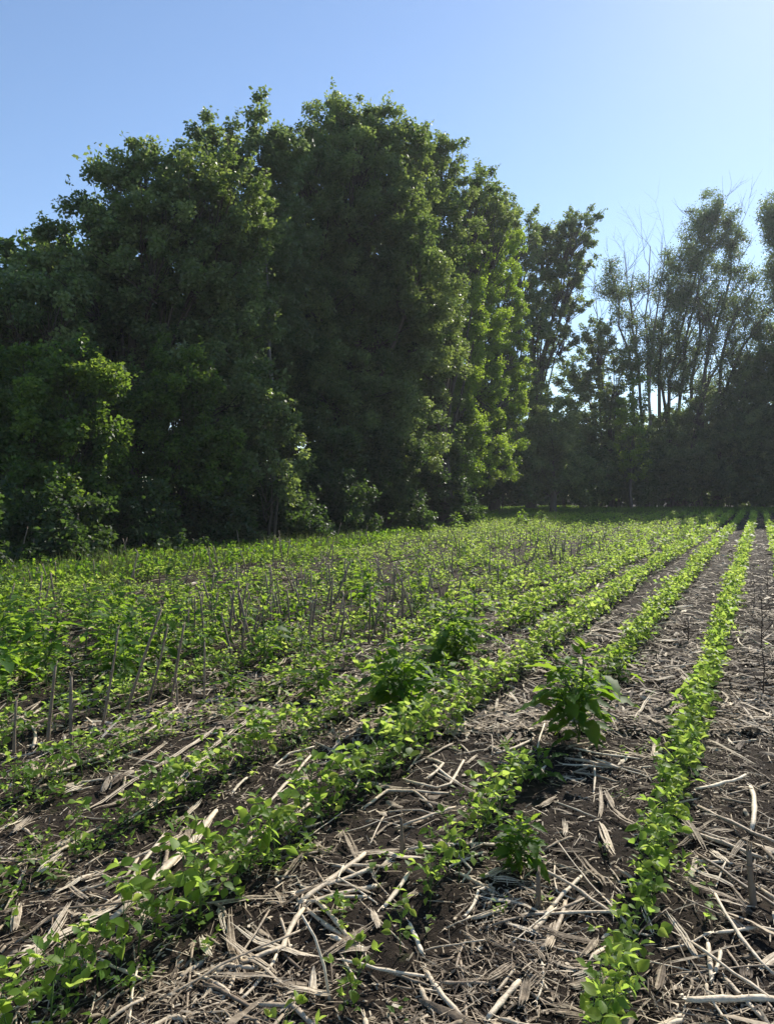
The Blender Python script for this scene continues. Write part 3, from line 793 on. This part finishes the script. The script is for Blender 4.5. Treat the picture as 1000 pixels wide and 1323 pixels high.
# soil crumbs
CL = (np.array([[1, 0, 0], [-.8, .3, 0], [0, 1, .1], [.1, -.9, 0], [0, .1, .8], [.05, 0, -.6]], np.float32), [0, 2, 4, 2, 1, 4, 1, 3, 4, 3, 0, 4, 2, 0, 5, 1, 2, 5, 3, 1, 5, 0, 3, 5], [3] * 8)
n = 14000; y = 1.7 + 6 * rl.random(n) ** 1.3; x = rl.uniform(-1, 1, n) * (y * .58 + .5)
t = unit(rl.normal(0, 1, (n, 3))); R = frames(t, unit(rl.normal(0, 1, (n, 3))), rl.uniform(.003, .012, n))
acc = Acc(); acc.inst(CL, np.stack([x, y, ground_h(x, y) + .001], -1), R, rl.random(n))
crumb = solid_mat('soil_crumb', [(.03, .022, .016), (.06, .045, .034), (.1, .08, .06)], .95, .1)
o = acc.build('soil_crumbs', crumb, smooth=False); tag(o, 'dark crumbs and clods of soil between the litter', 'soil', None, 'stuff')

# ------------------------------------------------------------------ trees
def tree(name, label, cat, base_px, depth, lobes, leaf, mat_leaf, mat_bark, seed, group=None, ldens=1.0, trunk_r=.2, stems=1,
         base_h=None, sprays=1.0, fork=.35, thin=1.0, puffs=1.0, show_limbs=True):
    """lobes: (px, py, rx_px, ry_px[, dz m]) given on the photo at this tree's own distance; turned into real ellipsoids"""
    r = np.random.default_rng(seed)
    bx = (base_px - 500) / F * depth; by = depth; bz = float(ground_h(bx, by))
    e = empty(name, (bx, by, bz))
    cr, tr = Acc(), Acc()
    POS = []; TN = []; SP = []
    top_z = max(CAM_H + (HOR - l[1]) / F * depth for l in lobes) - bz
    for li, l in enumerate(lobes):
        dz = l[4] if len(l) > 4 else r.uniform(-1, 1) * l[2] / F * depth * .5
        dd = depth + dz
        C = np.array([(l[0] - 500) / F * dd, dd, CAM_H + (HOR - l[1]) / F * dd]) - np.array([bx, by, bz])
        rx, rzr = l[2] / F * depth, l[3] / F * depth; RR = np.array([rx, (rx * .9 + rzr * .3) * .85, rzr])
        area = 4 * math.pi * ((RR[0] * RR[1] + RR[0] * RR[2] + RR[1] * RR[2]) / 3)
        npf = max(9, int(area * 3.0 * puffs / (1 + .03 * depth)))
        d = unit(r.normal(0, 1, (npf, 3))); C2 = C + d * RR * (r.uniform(.2, 1.08, npf)[:, None] ** .6)
        C2 = C2[C2[:, 2] > .15]; npf = len(C2); d = d[:npf]
        pr = r.uniform(.35, .8, npf) * (.35 + .15 * min(RR.min(), 3)) * .92
        # limbs
        if show_limbs:
            ti = r.uniform(0, 1)
            h0 = fork * top_z * r.uniform(.5, 1.0)
            tp = np.array([r.uniform(-.1, .1), 0, 0]) * trunk_r
            st0 = tp + np.array([0, 0, min(h0, max(C[2] * .6, .2))])
            m1 = st0 * .5 + C * .5 + np.array([0, 0, -.08 * np.linalg.norm(C - st0)]); m1[:2] = st0[:2] * .55 + C[:2] * .45
            w = trunk_r * .42 * min(1, (RR.max() / 3) ** .5)
            tube(tr, [st0, st0 * .7 + m1 * .3 + r.normal(0, .1, 3), m1, m1 * .45 + C * .55 + r.normal(0, .12, 3), C], [w, w * .85, w * .6, w * .42, w * .25], 6, r.uniform(.2, .7))
            for q in C2[:: max(1, len(C2) // 26)]:
                a0 = m1 * .35 + C * .65 + r.normal(0, .1, 3); mm = (a0 + q) / 2 + r.normal(0, .15, 3)
                tube(tr, [a0, mm, q], [w * .26, w * .16, w * .06], 4, r.uniform(.2, .7), cap=False)
        # leaves per puff
        nl = np.maximum(6, (pr ** 2 * 4 * math.pi * .62 * ldens / (leaf * leaf * .3)).astype(int))
        pid = np.repeat(np.arange(npf), nl); n = len(pid)
        dirs = unit(r.normal(0, 1, (n, 3))); rad = r.random(n) ** .5
        flat = np.array([1.05, 1.05, .95])
        POS.append(C2[pid] + dirs * rad[:, None] * pr[pid][:, None] * flat); TN.append(np.clip(r.normal(.45, .22, npf)[pid] + r.normal(0, .18, n), 0, 1))
        # sprays: twigs pushing out of the outline
        ns = int(npf * .9 * sprays)
        if ns:
            si = r.integers(0, npf, ns); sd = unit((C2[si] - C) / RR + r.normal(0, .35, (ns, 3)) + np.array([0, 0, .35])); sl = r.uniform(.5, 1.5, ns) * pr[si] * 1.6
            kk = int(13 * max(.5, ldens)); f = np.linspace(.3, 1, kk)
            pts = C2[si][:, None, :] + sd[:, None, :] * (sl[:, None] * f[None, :])[..., None] + r.normal(0, .07, (ns, kk, 3)) * (1.25 - f)[None, :, None] * 1.6
            POS.append(pts.reshape(-1, 3)); TN.append(np.clip(np.repeat(r.normal(.55, .2, ns), kk), 0, 1))
            for j in (range(0, ns, 3) if show_limbs else ()): tube(tr, [C2[si[j]], C2[si[j]] + sd[j] * sl[j]], [.012 * (1 + depth * .01), .004], 3, .4, cap=False)
    Pn = np.concatenate(POS); T_ = np.concatenate(TN)
    k = Pn[:, 2] > .05
    if thin < 1: k &= r.random(len(k)) < thin
    Pn, T_ = Pn[k], T_[k]; n = len(Pn)
    t = unit(r.normal(0, 1, (n, 3)) * np.array([1, 1, .6]) + np.array([0, 0, -.15])); nn = unit(r.normal(0, .85, (n, 3)) + np.array([0, 0, .9]))
    cr.inst(DIAMOND, Pn, frames(t, nn, leaf * r.uniform(.65, 1.3, n)) * np.array([1, 1.15, 1])[None, None, :], T_)
    for s in range(stems):
        ox = 0 if stems == 1 else r.uniform(-1, 1) * trunk_r * 4
        hh = top_z * (.72 if stems == 1 else r.uniform(.5, .8))
        pts = [(ox, 0, -.3)] + [(ox * (1 + f) + r.normal(0, .12) * hh * .1, r.normal(0, .1) * hh * .1, hh * f) for f in (.03, .2, .4, .6, .8, 1)]
        w = trunk_r / (1 if stems == 1 else 1.4)
        ta = tr if (stems == 1 or (show_limbs and s == 0)) else Acc()
        tube(ta, pts, [w * 1.5, w * 1.15, w, w * .8, w * .55, w * .35, w * .12], 9, r.uniform(.3, .7))
        if ta is not tr: ta.build('trunk', mat_bark, e)
    if tr.v: tr.build('trunk', mat_bark, e)
    cr.build("crown", mat_leaf, e, smooth=False)
    tag(e, label, cat, group)
    return e, n
total = 0
def T(*a, **k):
    global total
    e, n = tree(*a, **k); total += n; return e
B, BK = M['broad'], M['bark']
G1 = 'trees along the left field edge'; G2 = 'trees closing the far end of the field'
T('broadleaf_tree', 'dark spreading tree at the left photo edge behind the bright bushes', 'tree', 20, 22,
  [(-40, 400, 70, 60), (30, 385, 55, 48), (80, 395, 55, 55), (-90, 470, 80, 90), (30, 460, 90, 60), (-170, 450, 90, 100), (0, 560, 90, 80)], .13, B, BK, 1, G1, trunk_r=.25)
T('broadleaf_tree', 'wide leafy tree whose outline slopes down to the left', 'tree', 170, 24.5,
  [(130, 292, 52, 42), (190, 248, 48, 44), (238, 236, 45, 45), (85, 345, 55, 48), (200, 330, 85, 70), (120, 380, 70, 60), (270, 330, 70, 80), (230, 430, 100, 80), (120, 480, 90, 90), (280, 530, 90, 100), (190, 205, 20, 24), (60, 320, 30, 18), (150, 250, 50, 40), (215, 215, 44, 34), (255, 240, 50, 40), (305, 260, 40, 50), (320, 340, 45, 60), (310, 430, 50, 60)],
  .13, B, BK, 2, G1, trunk_r=.32)
T('poplar_tree', 'slender tree with a thin pale trunk and the highest pointed top', 'tree', 350, 28.5,
  [(336, 150, 14, 26), (345, 185, 28, 26), (325, 215, 34, 34), (280, 200, 36, 30), (268, 172, 18, 22), (305, 205, 40, 36), (375, 195, 26, 34), (300, 250, 60, 45), (365, 240, 30, 50), (330, 310, 55, 50), (352, 190, 20, 20), (375, 330, 45, 60, 1), (360, 410, 45, 60, 1), (350, 260, 40, 40, 1)], .15, M['willow'], M['palebark'], 3, G1, ldens=.8, trunk_r=.11, sprays=1.6, show_limbs=False)
T('broadleaf_tree', 'huge round-topped dark tree, tallest mass of the left bank', 'tree', 450, 34,
  [(432, 178, 52, 44), (492, 186, 54, 42), (460, 200, 60, 50), (400, 215, 35, 40), (455, 245, 75, 60), (520, 250, 45, 60), (375, 250, 40, 40), (385, 205, 30, 34), (460, 165, 36, 30), (530, 215, 30, 40), (400, 300, 60, 70), (475, 330, 90, 80), (410, 400, 80, 80), (490, 430, 95, 90), (430, 520, 90, 80), (500, 560, 80, 70), (370, 480, 60, 80), (540, 350, 60, 80), (535, 290, 50, 60, 1.5), (550, 440, 50, 70, 1.5), (360, 300, 50, 60), (340, 380, 50, 60), (330, 460, 50, 60)],
  .13, B, BK, 4, G1, trunk_r=.45)
T('broadleaf_tree', 'tree with a small separate round top beside the huge one', 'tree', 570, 38,
  [(566, 196, 34, 30), (618, 250, 34, 34, 3.5), (648, 290, 28, 34, 5.5), (545, 225, 36, 34), (560, 235, 40, 42), (600, 250, 32, 32, 2), (575, 300, 50, 60), (635, 285, 28, 34, 4.5), (550, 390, 50, 80), (555, 470, 50, 80), (550, 560, 45, 60)],
  .13, B, BK, 5, G1, trunk_r=.35)
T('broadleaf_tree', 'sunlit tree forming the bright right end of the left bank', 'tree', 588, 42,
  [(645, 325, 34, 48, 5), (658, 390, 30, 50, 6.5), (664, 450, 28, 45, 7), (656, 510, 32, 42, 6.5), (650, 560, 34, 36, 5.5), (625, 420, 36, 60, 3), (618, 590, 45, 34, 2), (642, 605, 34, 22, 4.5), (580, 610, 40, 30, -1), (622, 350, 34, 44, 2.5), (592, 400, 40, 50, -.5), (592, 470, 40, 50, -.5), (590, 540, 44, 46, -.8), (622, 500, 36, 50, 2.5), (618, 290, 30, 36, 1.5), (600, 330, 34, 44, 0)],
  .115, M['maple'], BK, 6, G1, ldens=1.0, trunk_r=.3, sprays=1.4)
T('broadleaf_tree', 'half-sunlit tree just behind the bright right end of the bank', 'tree', 640, 58,
  [(640, 400, 34, 60), (645, 500, 36, 60), (625, 320, 34, 50), (648, 275, 26, 28), (670, 300, 26, 32), (678, 350, 28, 40), (680, 420, 26, 45), (672, 500, 30, 50), (665, 580, 40, 40)], .18, B, BK, 7, G1, trunk_r=.35)
T('oak_tree', 'tree with layered limbs and sky gaps, right of the bank', 'tree', 690, 62,
  [(748, 290, 24, 22), (733, 315, 34, 20), (705, 325, 32, 28), (695, 305, 18, 16), (755, 338, 18, 12), (715, 365, 36, 24), (742, 395, 20, 20), (700, 410, 34, 32), (728, 435, 24, 16), (735, 355, 24, 16), (700, 460, 26, 22), (690, 520, 26, 40), (690, 590, 40, 50)],
  .17, B, BK, 8, G2, trunk_r=.4, sprays=1.3, puffs=1.3, fork=.5)
# bright saplings and bushes in front of the left bank
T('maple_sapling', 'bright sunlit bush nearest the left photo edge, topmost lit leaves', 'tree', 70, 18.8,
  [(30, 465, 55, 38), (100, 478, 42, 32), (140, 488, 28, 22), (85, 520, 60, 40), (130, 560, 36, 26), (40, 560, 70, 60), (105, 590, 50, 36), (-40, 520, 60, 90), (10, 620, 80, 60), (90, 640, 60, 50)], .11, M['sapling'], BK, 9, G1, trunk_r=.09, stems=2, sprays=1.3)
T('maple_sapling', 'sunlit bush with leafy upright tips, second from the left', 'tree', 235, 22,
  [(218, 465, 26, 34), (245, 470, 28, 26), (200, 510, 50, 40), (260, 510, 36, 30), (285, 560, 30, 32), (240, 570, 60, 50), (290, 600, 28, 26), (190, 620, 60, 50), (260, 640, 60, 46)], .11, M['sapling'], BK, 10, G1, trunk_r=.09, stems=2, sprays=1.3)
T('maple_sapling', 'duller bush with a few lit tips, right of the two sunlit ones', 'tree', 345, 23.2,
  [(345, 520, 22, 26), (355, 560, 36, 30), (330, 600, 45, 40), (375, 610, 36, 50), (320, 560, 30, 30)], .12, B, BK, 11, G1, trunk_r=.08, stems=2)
# lower shrubs filling the foot of the bank
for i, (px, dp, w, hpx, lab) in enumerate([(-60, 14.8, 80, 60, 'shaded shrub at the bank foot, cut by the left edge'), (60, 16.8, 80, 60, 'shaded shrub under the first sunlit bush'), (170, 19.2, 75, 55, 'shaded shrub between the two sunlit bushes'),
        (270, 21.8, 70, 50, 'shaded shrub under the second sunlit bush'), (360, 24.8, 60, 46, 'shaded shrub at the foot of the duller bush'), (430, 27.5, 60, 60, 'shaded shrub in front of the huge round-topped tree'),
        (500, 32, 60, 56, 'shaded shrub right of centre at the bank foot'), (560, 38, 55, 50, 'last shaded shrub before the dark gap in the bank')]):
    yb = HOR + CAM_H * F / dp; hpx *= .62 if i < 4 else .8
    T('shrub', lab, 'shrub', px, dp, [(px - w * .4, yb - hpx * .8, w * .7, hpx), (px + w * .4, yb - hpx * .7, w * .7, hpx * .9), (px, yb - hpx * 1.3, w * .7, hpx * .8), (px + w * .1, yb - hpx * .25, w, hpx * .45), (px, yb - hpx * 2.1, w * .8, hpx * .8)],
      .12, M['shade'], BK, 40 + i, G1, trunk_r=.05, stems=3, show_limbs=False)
# dark backdrop trees inside the bank, further from the field
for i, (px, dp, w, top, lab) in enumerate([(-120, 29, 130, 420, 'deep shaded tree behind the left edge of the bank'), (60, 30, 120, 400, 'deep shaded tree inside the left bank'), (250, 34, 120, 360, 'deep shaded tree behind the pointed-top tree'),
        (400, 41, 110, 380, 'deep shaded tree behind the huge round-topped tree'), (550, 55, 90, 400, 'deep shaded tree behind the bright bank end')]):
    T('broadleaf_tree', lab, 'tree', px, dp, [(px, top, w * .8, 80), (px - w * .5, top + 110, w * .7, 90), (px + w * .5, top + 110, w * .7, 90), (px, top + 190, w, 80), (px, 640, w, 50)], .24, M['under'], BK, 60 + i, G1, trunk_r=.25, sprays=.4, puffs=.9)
# far end of the field
U = M['under']
T('broadleaf_tree', 'dark dense tree under the bare branches at the far end', 'tree', 790, 70,
  [(770, 440, 26, 28), (745, 480, 30, 40), (795, 490, 30, 50), (760, 540, 45, 50), (810, 560, 30, 50), (740, 590, 40, 45), (790, 610, 50, 34)], .2, B, BK, 12, G2, trunk_r=.3)
T('broadleaf_tree', 'small half-lit tree at the far end, below the bare branches', 'tree', 815, 66,
  [(826, 500, 14, 22), (815, 570, 18, 34), (820, 600, 18, 26), (808, 535, 14, 22)], .17, M['maple'], BK, 13, G2, trunk_r=.12, ldens=.8)
T('broadleaf_tree', 'dark rounded tree at the far end, middle of the right bank', 'tree', 880, 72,
  [(860, 560, 40, 40), (900, 555, 40, 34), (880, 600, 60, 45), (930, 560, 34, 40), (850, 620, 40, 30), (905, 530, 24, 20, -2)], .18, B, BK, 14, G2, trunk_r=.3)
T('broadleaf_tree', 'dark tall tree rising toward the right photo edge', 'tree', 985, 70,
  [(990, 490, 40, 40), (960, 520, 40, 40), (1020, 470, 50, 60), (980, 560, 60, 55), (930, 600, 50, 50), (1030, 560, 60, 80), (990, 615, 60, 40), (955, 560, 30, 30, -3)], .18, B, BK, 15, G2, trunk_r=.35)
T('broadleaf_tree', 'dark low tree in the shadow left of the far bank', 'tree', 715, 59,
  [(688, 625, 30, 26), (715, 560, 34, 50), (700, 600, 40, 44), (740, 615, 40, 34)], .17, B, BK, 16, G2, trunk_r=.25)
T('broadleaf_tree', 'dark tree just outside the right photo edge', 'tree', 1130, 68, [(1110, 420, 60, 70), (1150, 500, 80, 80), (1090, 560, 70, 80), (1200, 560, 80, 80)], .22, U, BK, 17, G2, trunk_r=.35)
for i, (px, dp, lab) in enumerate([(650, 56, 'far low shrub in the dark gap, leftmost'), (730, 67, 'far low shrub below the layered tree'), (800, 69, 'far low shrub under the half-lit tree'), (870, 70, 'far low shrub in the middle of the right bank'),
                                   (940, 69, 'far low shrub below the tall bare stems'), (1010, 68, 'far low shrub at the right photo edge'), (1090, 67, 'far low shrub beyond the right photo edge')]):
    T('shrub', lab, 'shrub', px, dp, [(px - 18, 634, 34, 18), (px + 20, 630, 34, 20), (px, 616, 34, 22), (px - 30, 600, 26, 22), (px + 25, 598, 26, 24)], .18, U, BK, 80 + i, G2, trunk_r=.06, stems=3, show_limbs=False)
# second, farther bank so that nothing shows through low down
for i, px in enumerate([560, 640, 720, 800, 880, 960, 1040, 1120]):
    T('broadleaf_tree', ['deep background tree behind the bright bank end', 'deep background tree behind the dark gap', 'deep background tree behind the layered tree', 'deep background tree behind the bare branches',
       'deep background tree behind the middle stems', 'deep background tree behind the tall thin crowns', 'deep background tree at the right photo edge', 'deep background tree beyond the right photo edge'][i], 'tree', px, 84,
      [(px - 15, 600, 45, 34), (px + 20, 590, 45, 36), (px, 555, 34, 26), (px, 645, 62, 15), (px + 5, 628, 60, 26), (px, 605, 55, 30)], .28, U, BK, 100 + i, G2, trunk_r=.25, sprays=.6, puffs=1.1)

# tall thin-crowned trees with visible stems
def tall(name, label, base_px, base_py, depth, stems, lobes, leaf, mleaf, seed, ldens, twigs=5, w0=.22):
    r = np.random.default_rng(seed)
    bx = (base_px - 500) / F * depth; by = depth; bz = float(ground_h(bx, by)); e = empty(name, (bx, by, bz)); org = np.array([bx, by, bz])
    tr, cr = Acc(), Acc()
    def W3(px, py, dz=0): dd = depth + dz; return np.array([(px - 500) / F * dd, dd, CAM_H + (HOR - py) / F * dd]) - org
    tips = []; STEM = []
    def branch(p, d, L, w, lev):
        n = 5; pts = [p]; q = p.copy(); dd = unit(d)
        for i in range(n):
            dd = unit(dd + r.normal(0, .13, 3) + np.array([0, 0, .06])); q = q + dd * L / n; pts.append(q.copy())
            if lev < 2 and i >= 1:
                for _ in range(r.integers(1, 3)):
                    s = unit(dd + r.normal(0, .55, 3) * np.array([1, 1, .6])); branch(q, s, L * r.uniform(.35, .6), w * .45, lev + 1)
        tube(tr, pts, np.linspace(w, w * .3, n + 1), 4 if lev else 6, r.uniform(.3, .7), cap=False); tips.append((pts[-1], dd))
    for path in stems:
        pts = [W3(*q) for q in path]; pts[0][2] = min(pts[0][2], -.2)
        t = np.linspace(0, 1, len(pts)); tt = np.linspace(0, 1, 9); sm = np.stack([np.interp(tt, t, [p[j] for p in pts]) for j in range(3)], -1)
        sm[1:-1] += r.normal(0, .12, (7, 3)); STEM.append(sm[3:]); ww = w0 * np.linspace(1, .22, 9); tube(tr, sm, ww, 8, r.uniform(.3, .8))
        for i in range(3, 9):
            for _ in range(1 + (r.random() < .5)):
                d = unit(sm[i] - sm[i - 1]); s = unit(d + r.normal(0, .6, 3) * np.array([1, 1, .5])); branch(sm[i], s, np.linalg.norm(sm[-1] - sm[0]) * r.uniform(.08, .2), ww[i] * .55, 1)
    POS = []; TN = []; SK = np.concatenate([np.stack([b_[0] for b_ in tips])] + STEM)
    for l in lobes:
        npf = int(l[2] * l[3] * .085) + 6
        for _ in range(npf):
            u_ = unit(r.normal(0, 1, 3)) * r.random() ** .4 * 1.15
            q = W3(l[0] + u_[0] * l[2], l[1] - u_[2] * l[3], u_[1] * l[2] / F * depth + r.uniform(-1.2, 1.2))
            dd = ((SK - q) ** 2).sum(1) + 3 * np.maximum(SK[:, 2] - q[2] + .8, 0) ** 2; nb = SK[np.argmin(dd)]
            md = (nb + q) / 2 + r.normal(0, .2, 3) + np.array([0, 0, -.12]) * np.linalg.norm(q - nb)
            tube(tr, [nb, md, q], [.04, .025, .008], 3, .4, cap=False)
            nl = int(70 * ldens * r.uniform(.5, 1.4)); f = r.uniform(.3, 1.05, nl)[:, None]
            a_ = nb * (1 - f) ** 2 + 2 * md * f * (1 - f) + q * f ** 2; L0 = np.linalg.norm(q - nb)
            keep_ = (1 - f[:, 0]) * L0 < 2.6
            POS.append((a_ + r.normal(0, .26, (nl, 3)) * (1.3 - .5 * f))[keep_]); TN.append(np.clip(r.normal(.5, .2) + r.normal(0, .15, nl), 0, 1)[keep_])
    if POS:
        Pn = np.concatenate(POS); n = len(Pn); t = unit(r.normal(0, 1, (n, 3)) + np.array([0, 0, -.4])); nn = unit(r.normal(0, 1, (n, 3)) + np.array([0, 0, .4]))
        cr.inst(DIAMOND, Pn, frames(t, nn, leaf * r.uniform(.7, 1.3, n)), np.concatenate(TN)); cr.build('crown', mleaf, e, smooth=False)
    tr.build('trunk', M['bark'] if POS else M['palebark'], e); tag(e, label, 'tree', G2); return e
Wl = M['willow']
tall('cottonwood_tree', 'tall thin-crowned tree with many stems, left of the right edge', 900, 640, 74,
     [[(875, 650), (862, 500), (880, 420), (915, 300)], [(880, 650), (878, 520), (885, 430), (925, 270)], [(900, 650), (908, 480), (935, 380), (950, 300)], [(870, 650), (864, 540), (846, 460), (835, 420)], [(885, 650), (890, 500), (905, 430), (900, 350)], [(865, 650), (848, 510), (850, 430), (862, 370)]],
     [(916, 275, 17, 26), (930, 290, 20, 26), (900, 300, 24, 26), (880, 335, 24, 26), (915, 340, 32, 28), (865, 370, 26, 28), (895, 390, 30, 30), (945, 310, 14, 20), (860, 425, 20, 28), (885, 450, 24, 28), (925, 395, 24, 24), (875, 480, 30, 22), (900, 505, 34, 20), (850, 470, 18, 30)], .17, Wl, 201, 1.25)
tall('cottonwood_tree', 'arching thin-leaved tree between the tall crown and the right edge', 940, 640, 71,
     [[(925, 650), (930, 520), (960, 440), (1000, 395)], [(930, 650), (925, 490), (940, 420), (975, 370)], [(905, 650), (903, 520), (918, 440), (930, 380)], [(920, 650), (932, 540), (975, 480), (1010, 455)], [(930, 650), (945, 540), (985, 500), (1005, 490)], [(895, 650), (898, 540), (920, 480), (950, 440)]],
     [(950, 400, 28, 30), (985, 395, 28, 28), (930, 440, 28, 26), (975, 440, 26, 20), (1000, 350, 20, 26), (945, 470, 26, 20), (965, 355, 20, 16), (935, 505, 34, 22), (975, 470, 34, 26), (990, 430, 26, 26)], .17, Wl, 202, .75)
tall('cottonwood_tree', 'tall pale tree cut by the right photo edge', 1010, 640, 68,
     [[(1020, 650), (1010, 480), (1005, 380), (998, 290)], [(1025, 650), (1030, 480), (1040, 350), (1045, 280)]],
     [(1000, 275, 20, 28), (985, 290, 14, 22), (1010, 310, 26, 26), (1040, 290, 26, 34), (1030, 360, 34, 34), (995, 350, 16, 16)], .17, Wl, 203, 1.3)
tall('dead_tree', 'bare pale dead tree reaching up beside the tall thin crown', 828, 640, 73,
     [[(838, 650), (838, 500), (832, 400), (838, 320)], [(830, 650), (828, 500), (815, 420), (805, 330)], [(846, 650), (836, 470), (850, 390), (858, 320)]], [], .1, Wl, 204, 1, 7, .15)
tall('cottonwood_tree', 'small thin-leaved tree left of the bare dead tree', 800, 640, 71,
     [[(815, 650), (818, 500), (800, 410), (785, 340)], [(835, 650), (825, 480), (812, 410), (815, 360)]],
     [(787, 350, 14, 18), (800, 375, 18, 16), (780, 375, 14, 12), (822, 365, 10, 14), (820, 420, 14, 16), (798, 400, 12, 10), (812, 455, 20, 24), (835, 450, 18, 24)], .16, Wl, 205, .8, 4, .16)
tall('dead_tree', 'small bare leafless tree left of the thin-leaved one', 772, 640, 72, [[(775, 650), (773, 480), (768, 420), (762, 385)], [(775, 650), (776, 470), (785, 420), (790, 390)]], [], .1, Wl, 206, 1, 4, .1)

# ------------------------------------------------------------------ rough margin between field and trees
BL = (np.array([[0, -.5, 0], [0, .5, 0], [.5, .35, 0], [.5, -.35, 0], [1, 0, -.06]], np.float32), [0, 1, 2, 3, 3, 2, 4], [4, 3])
n = 26000; u = rng.uniform(6, 72, n); v = vmax(u) + 1.2 + np.abs(rng.normal(0, 1.4, n)) - .8
x, y = rowpt(u, v)
n2 = 26000; y2 = rng.uniform(57, 68, n2); x2 = rng.uniform(2, 42, n2); x = np.concatenate([x, x2]); y = np.concatenate([y, y2])
k = in_view(x, y, 1.3, 1); x, y = x[k], y[k]; n = len(x)
t = unit(np.stack([rng.normal(0, .3, n), rng.normal(0, .3, n), np.ones(n)], -1)); nn = unit(rng.normal(0, 1, (n, 3)))
hgt = rng.uniform(.12, .5, n) * (.6 + .8 * noise(x * .6, y * .6, 90))
R = frames(t, nn, np.ones(n)) * np.stack([hgt, rng.uniform(.008, .02, n), hgt], -1)[:, None, :]
acc = Acc(); acc.inst(BL, np.stack([x, y, ground_h(x, y) - .01], -1), R, rng.random(n))
grassm = leaf_mat('rough_grass', [(.05, .08, .02), (.09, .11, .035), (.18, .16, .08)], [(.1, .17, .03), (.15, .2, .05), (.2, .2, .1)], .35, .7, .2)
o = acc.build('margin_grass', grassm); tag(o, 'rough grass and dry stems along the shaded field margin', 'grass', None, 'stuff')
# low leafy growth on the margin
n = 16000; u = rng.uniform(6, 72, n); v = vmax(u) + rng.uniform(.1, 4.0, n); x, y = rowpt(u, v)
n2 = 9000; x2 = rng.uniform(0, 42, n2); y2 = rng.uniform(58, 69, n2); x = np.concatenate([x, x2]); y = np.concatenate([y, y2]); k = in_view(x, y, 1.3, 1); x, y = x[k], y[k]
which = rng.integers(0, 12, len(x)); acc = Acc()
for w in range(12):
    s = which == w; m = s.sum(); an = rng.uniform(0, 6.28, m); R = np.zeros((m, 3, 3)); c, sn = np.cos(an), np.sin(an)
    R[:, 0, 0] = c; R[:, 0, 1] = -sn; R[:, 1, 0] = sn; R[:, 1, 1] = c; R[:, 2, 2] = 1.6
    R *= rng.uniform(1.2, 3.0, m)[:, None, None]
    acc.inst(SEED[w], np.stack([x[s], y[s], ground_h(x[s], y[s]) + .0], -1), R, np.clip(rng.normal(.4, .2, m), 0, 1))
o = acc.build('margin_weeds', M['weed']); tag(o, 'leafy low growth along the foot of the trees', 'ground cover', None, 'stuff')
print('LEAVES', total, 'PLANTS', len(P), 'SPECS', len(specs))

HZ = 0.0004  # density of a volume added to lift the far trees like lens glare
if HZ:
    bm_v = np.array([[x, y, z] for x in (-120, 120) for y in (-20, 130) for z in (-1.5, 45)], float)
    a = Acc(); a.add(bm_v, [0, 1, 3, 2, 4, 6, 7, 5, 0, 4, 5, 1, 2, 3, 7, 6, 0, 2, 6, 4, 1, 5, 7, 3], [4] * 6, .5)
    m, nd, lk = mat('veil'); pv = nd.new('ShaderNodeVolumePrincipled'); pv.inputs['Density'].default_value = HZ
    pv.inputs['Color'].default_value = (.85, .9, 1, 1); pv.inputs['Anisotropy'].default_value = .35
    oo = nd.new('ShaderNodeOutputMaterial'); lk.new(pv.outputs[0], oo.inputs['Volume'])
    o = a.build('veil', m, smooth=False); tag(o, 'thin pale haze added over the far trees in place of lens glare', 'veil', None, 'stuff')
    sc.cycles.volume_bounces = 0
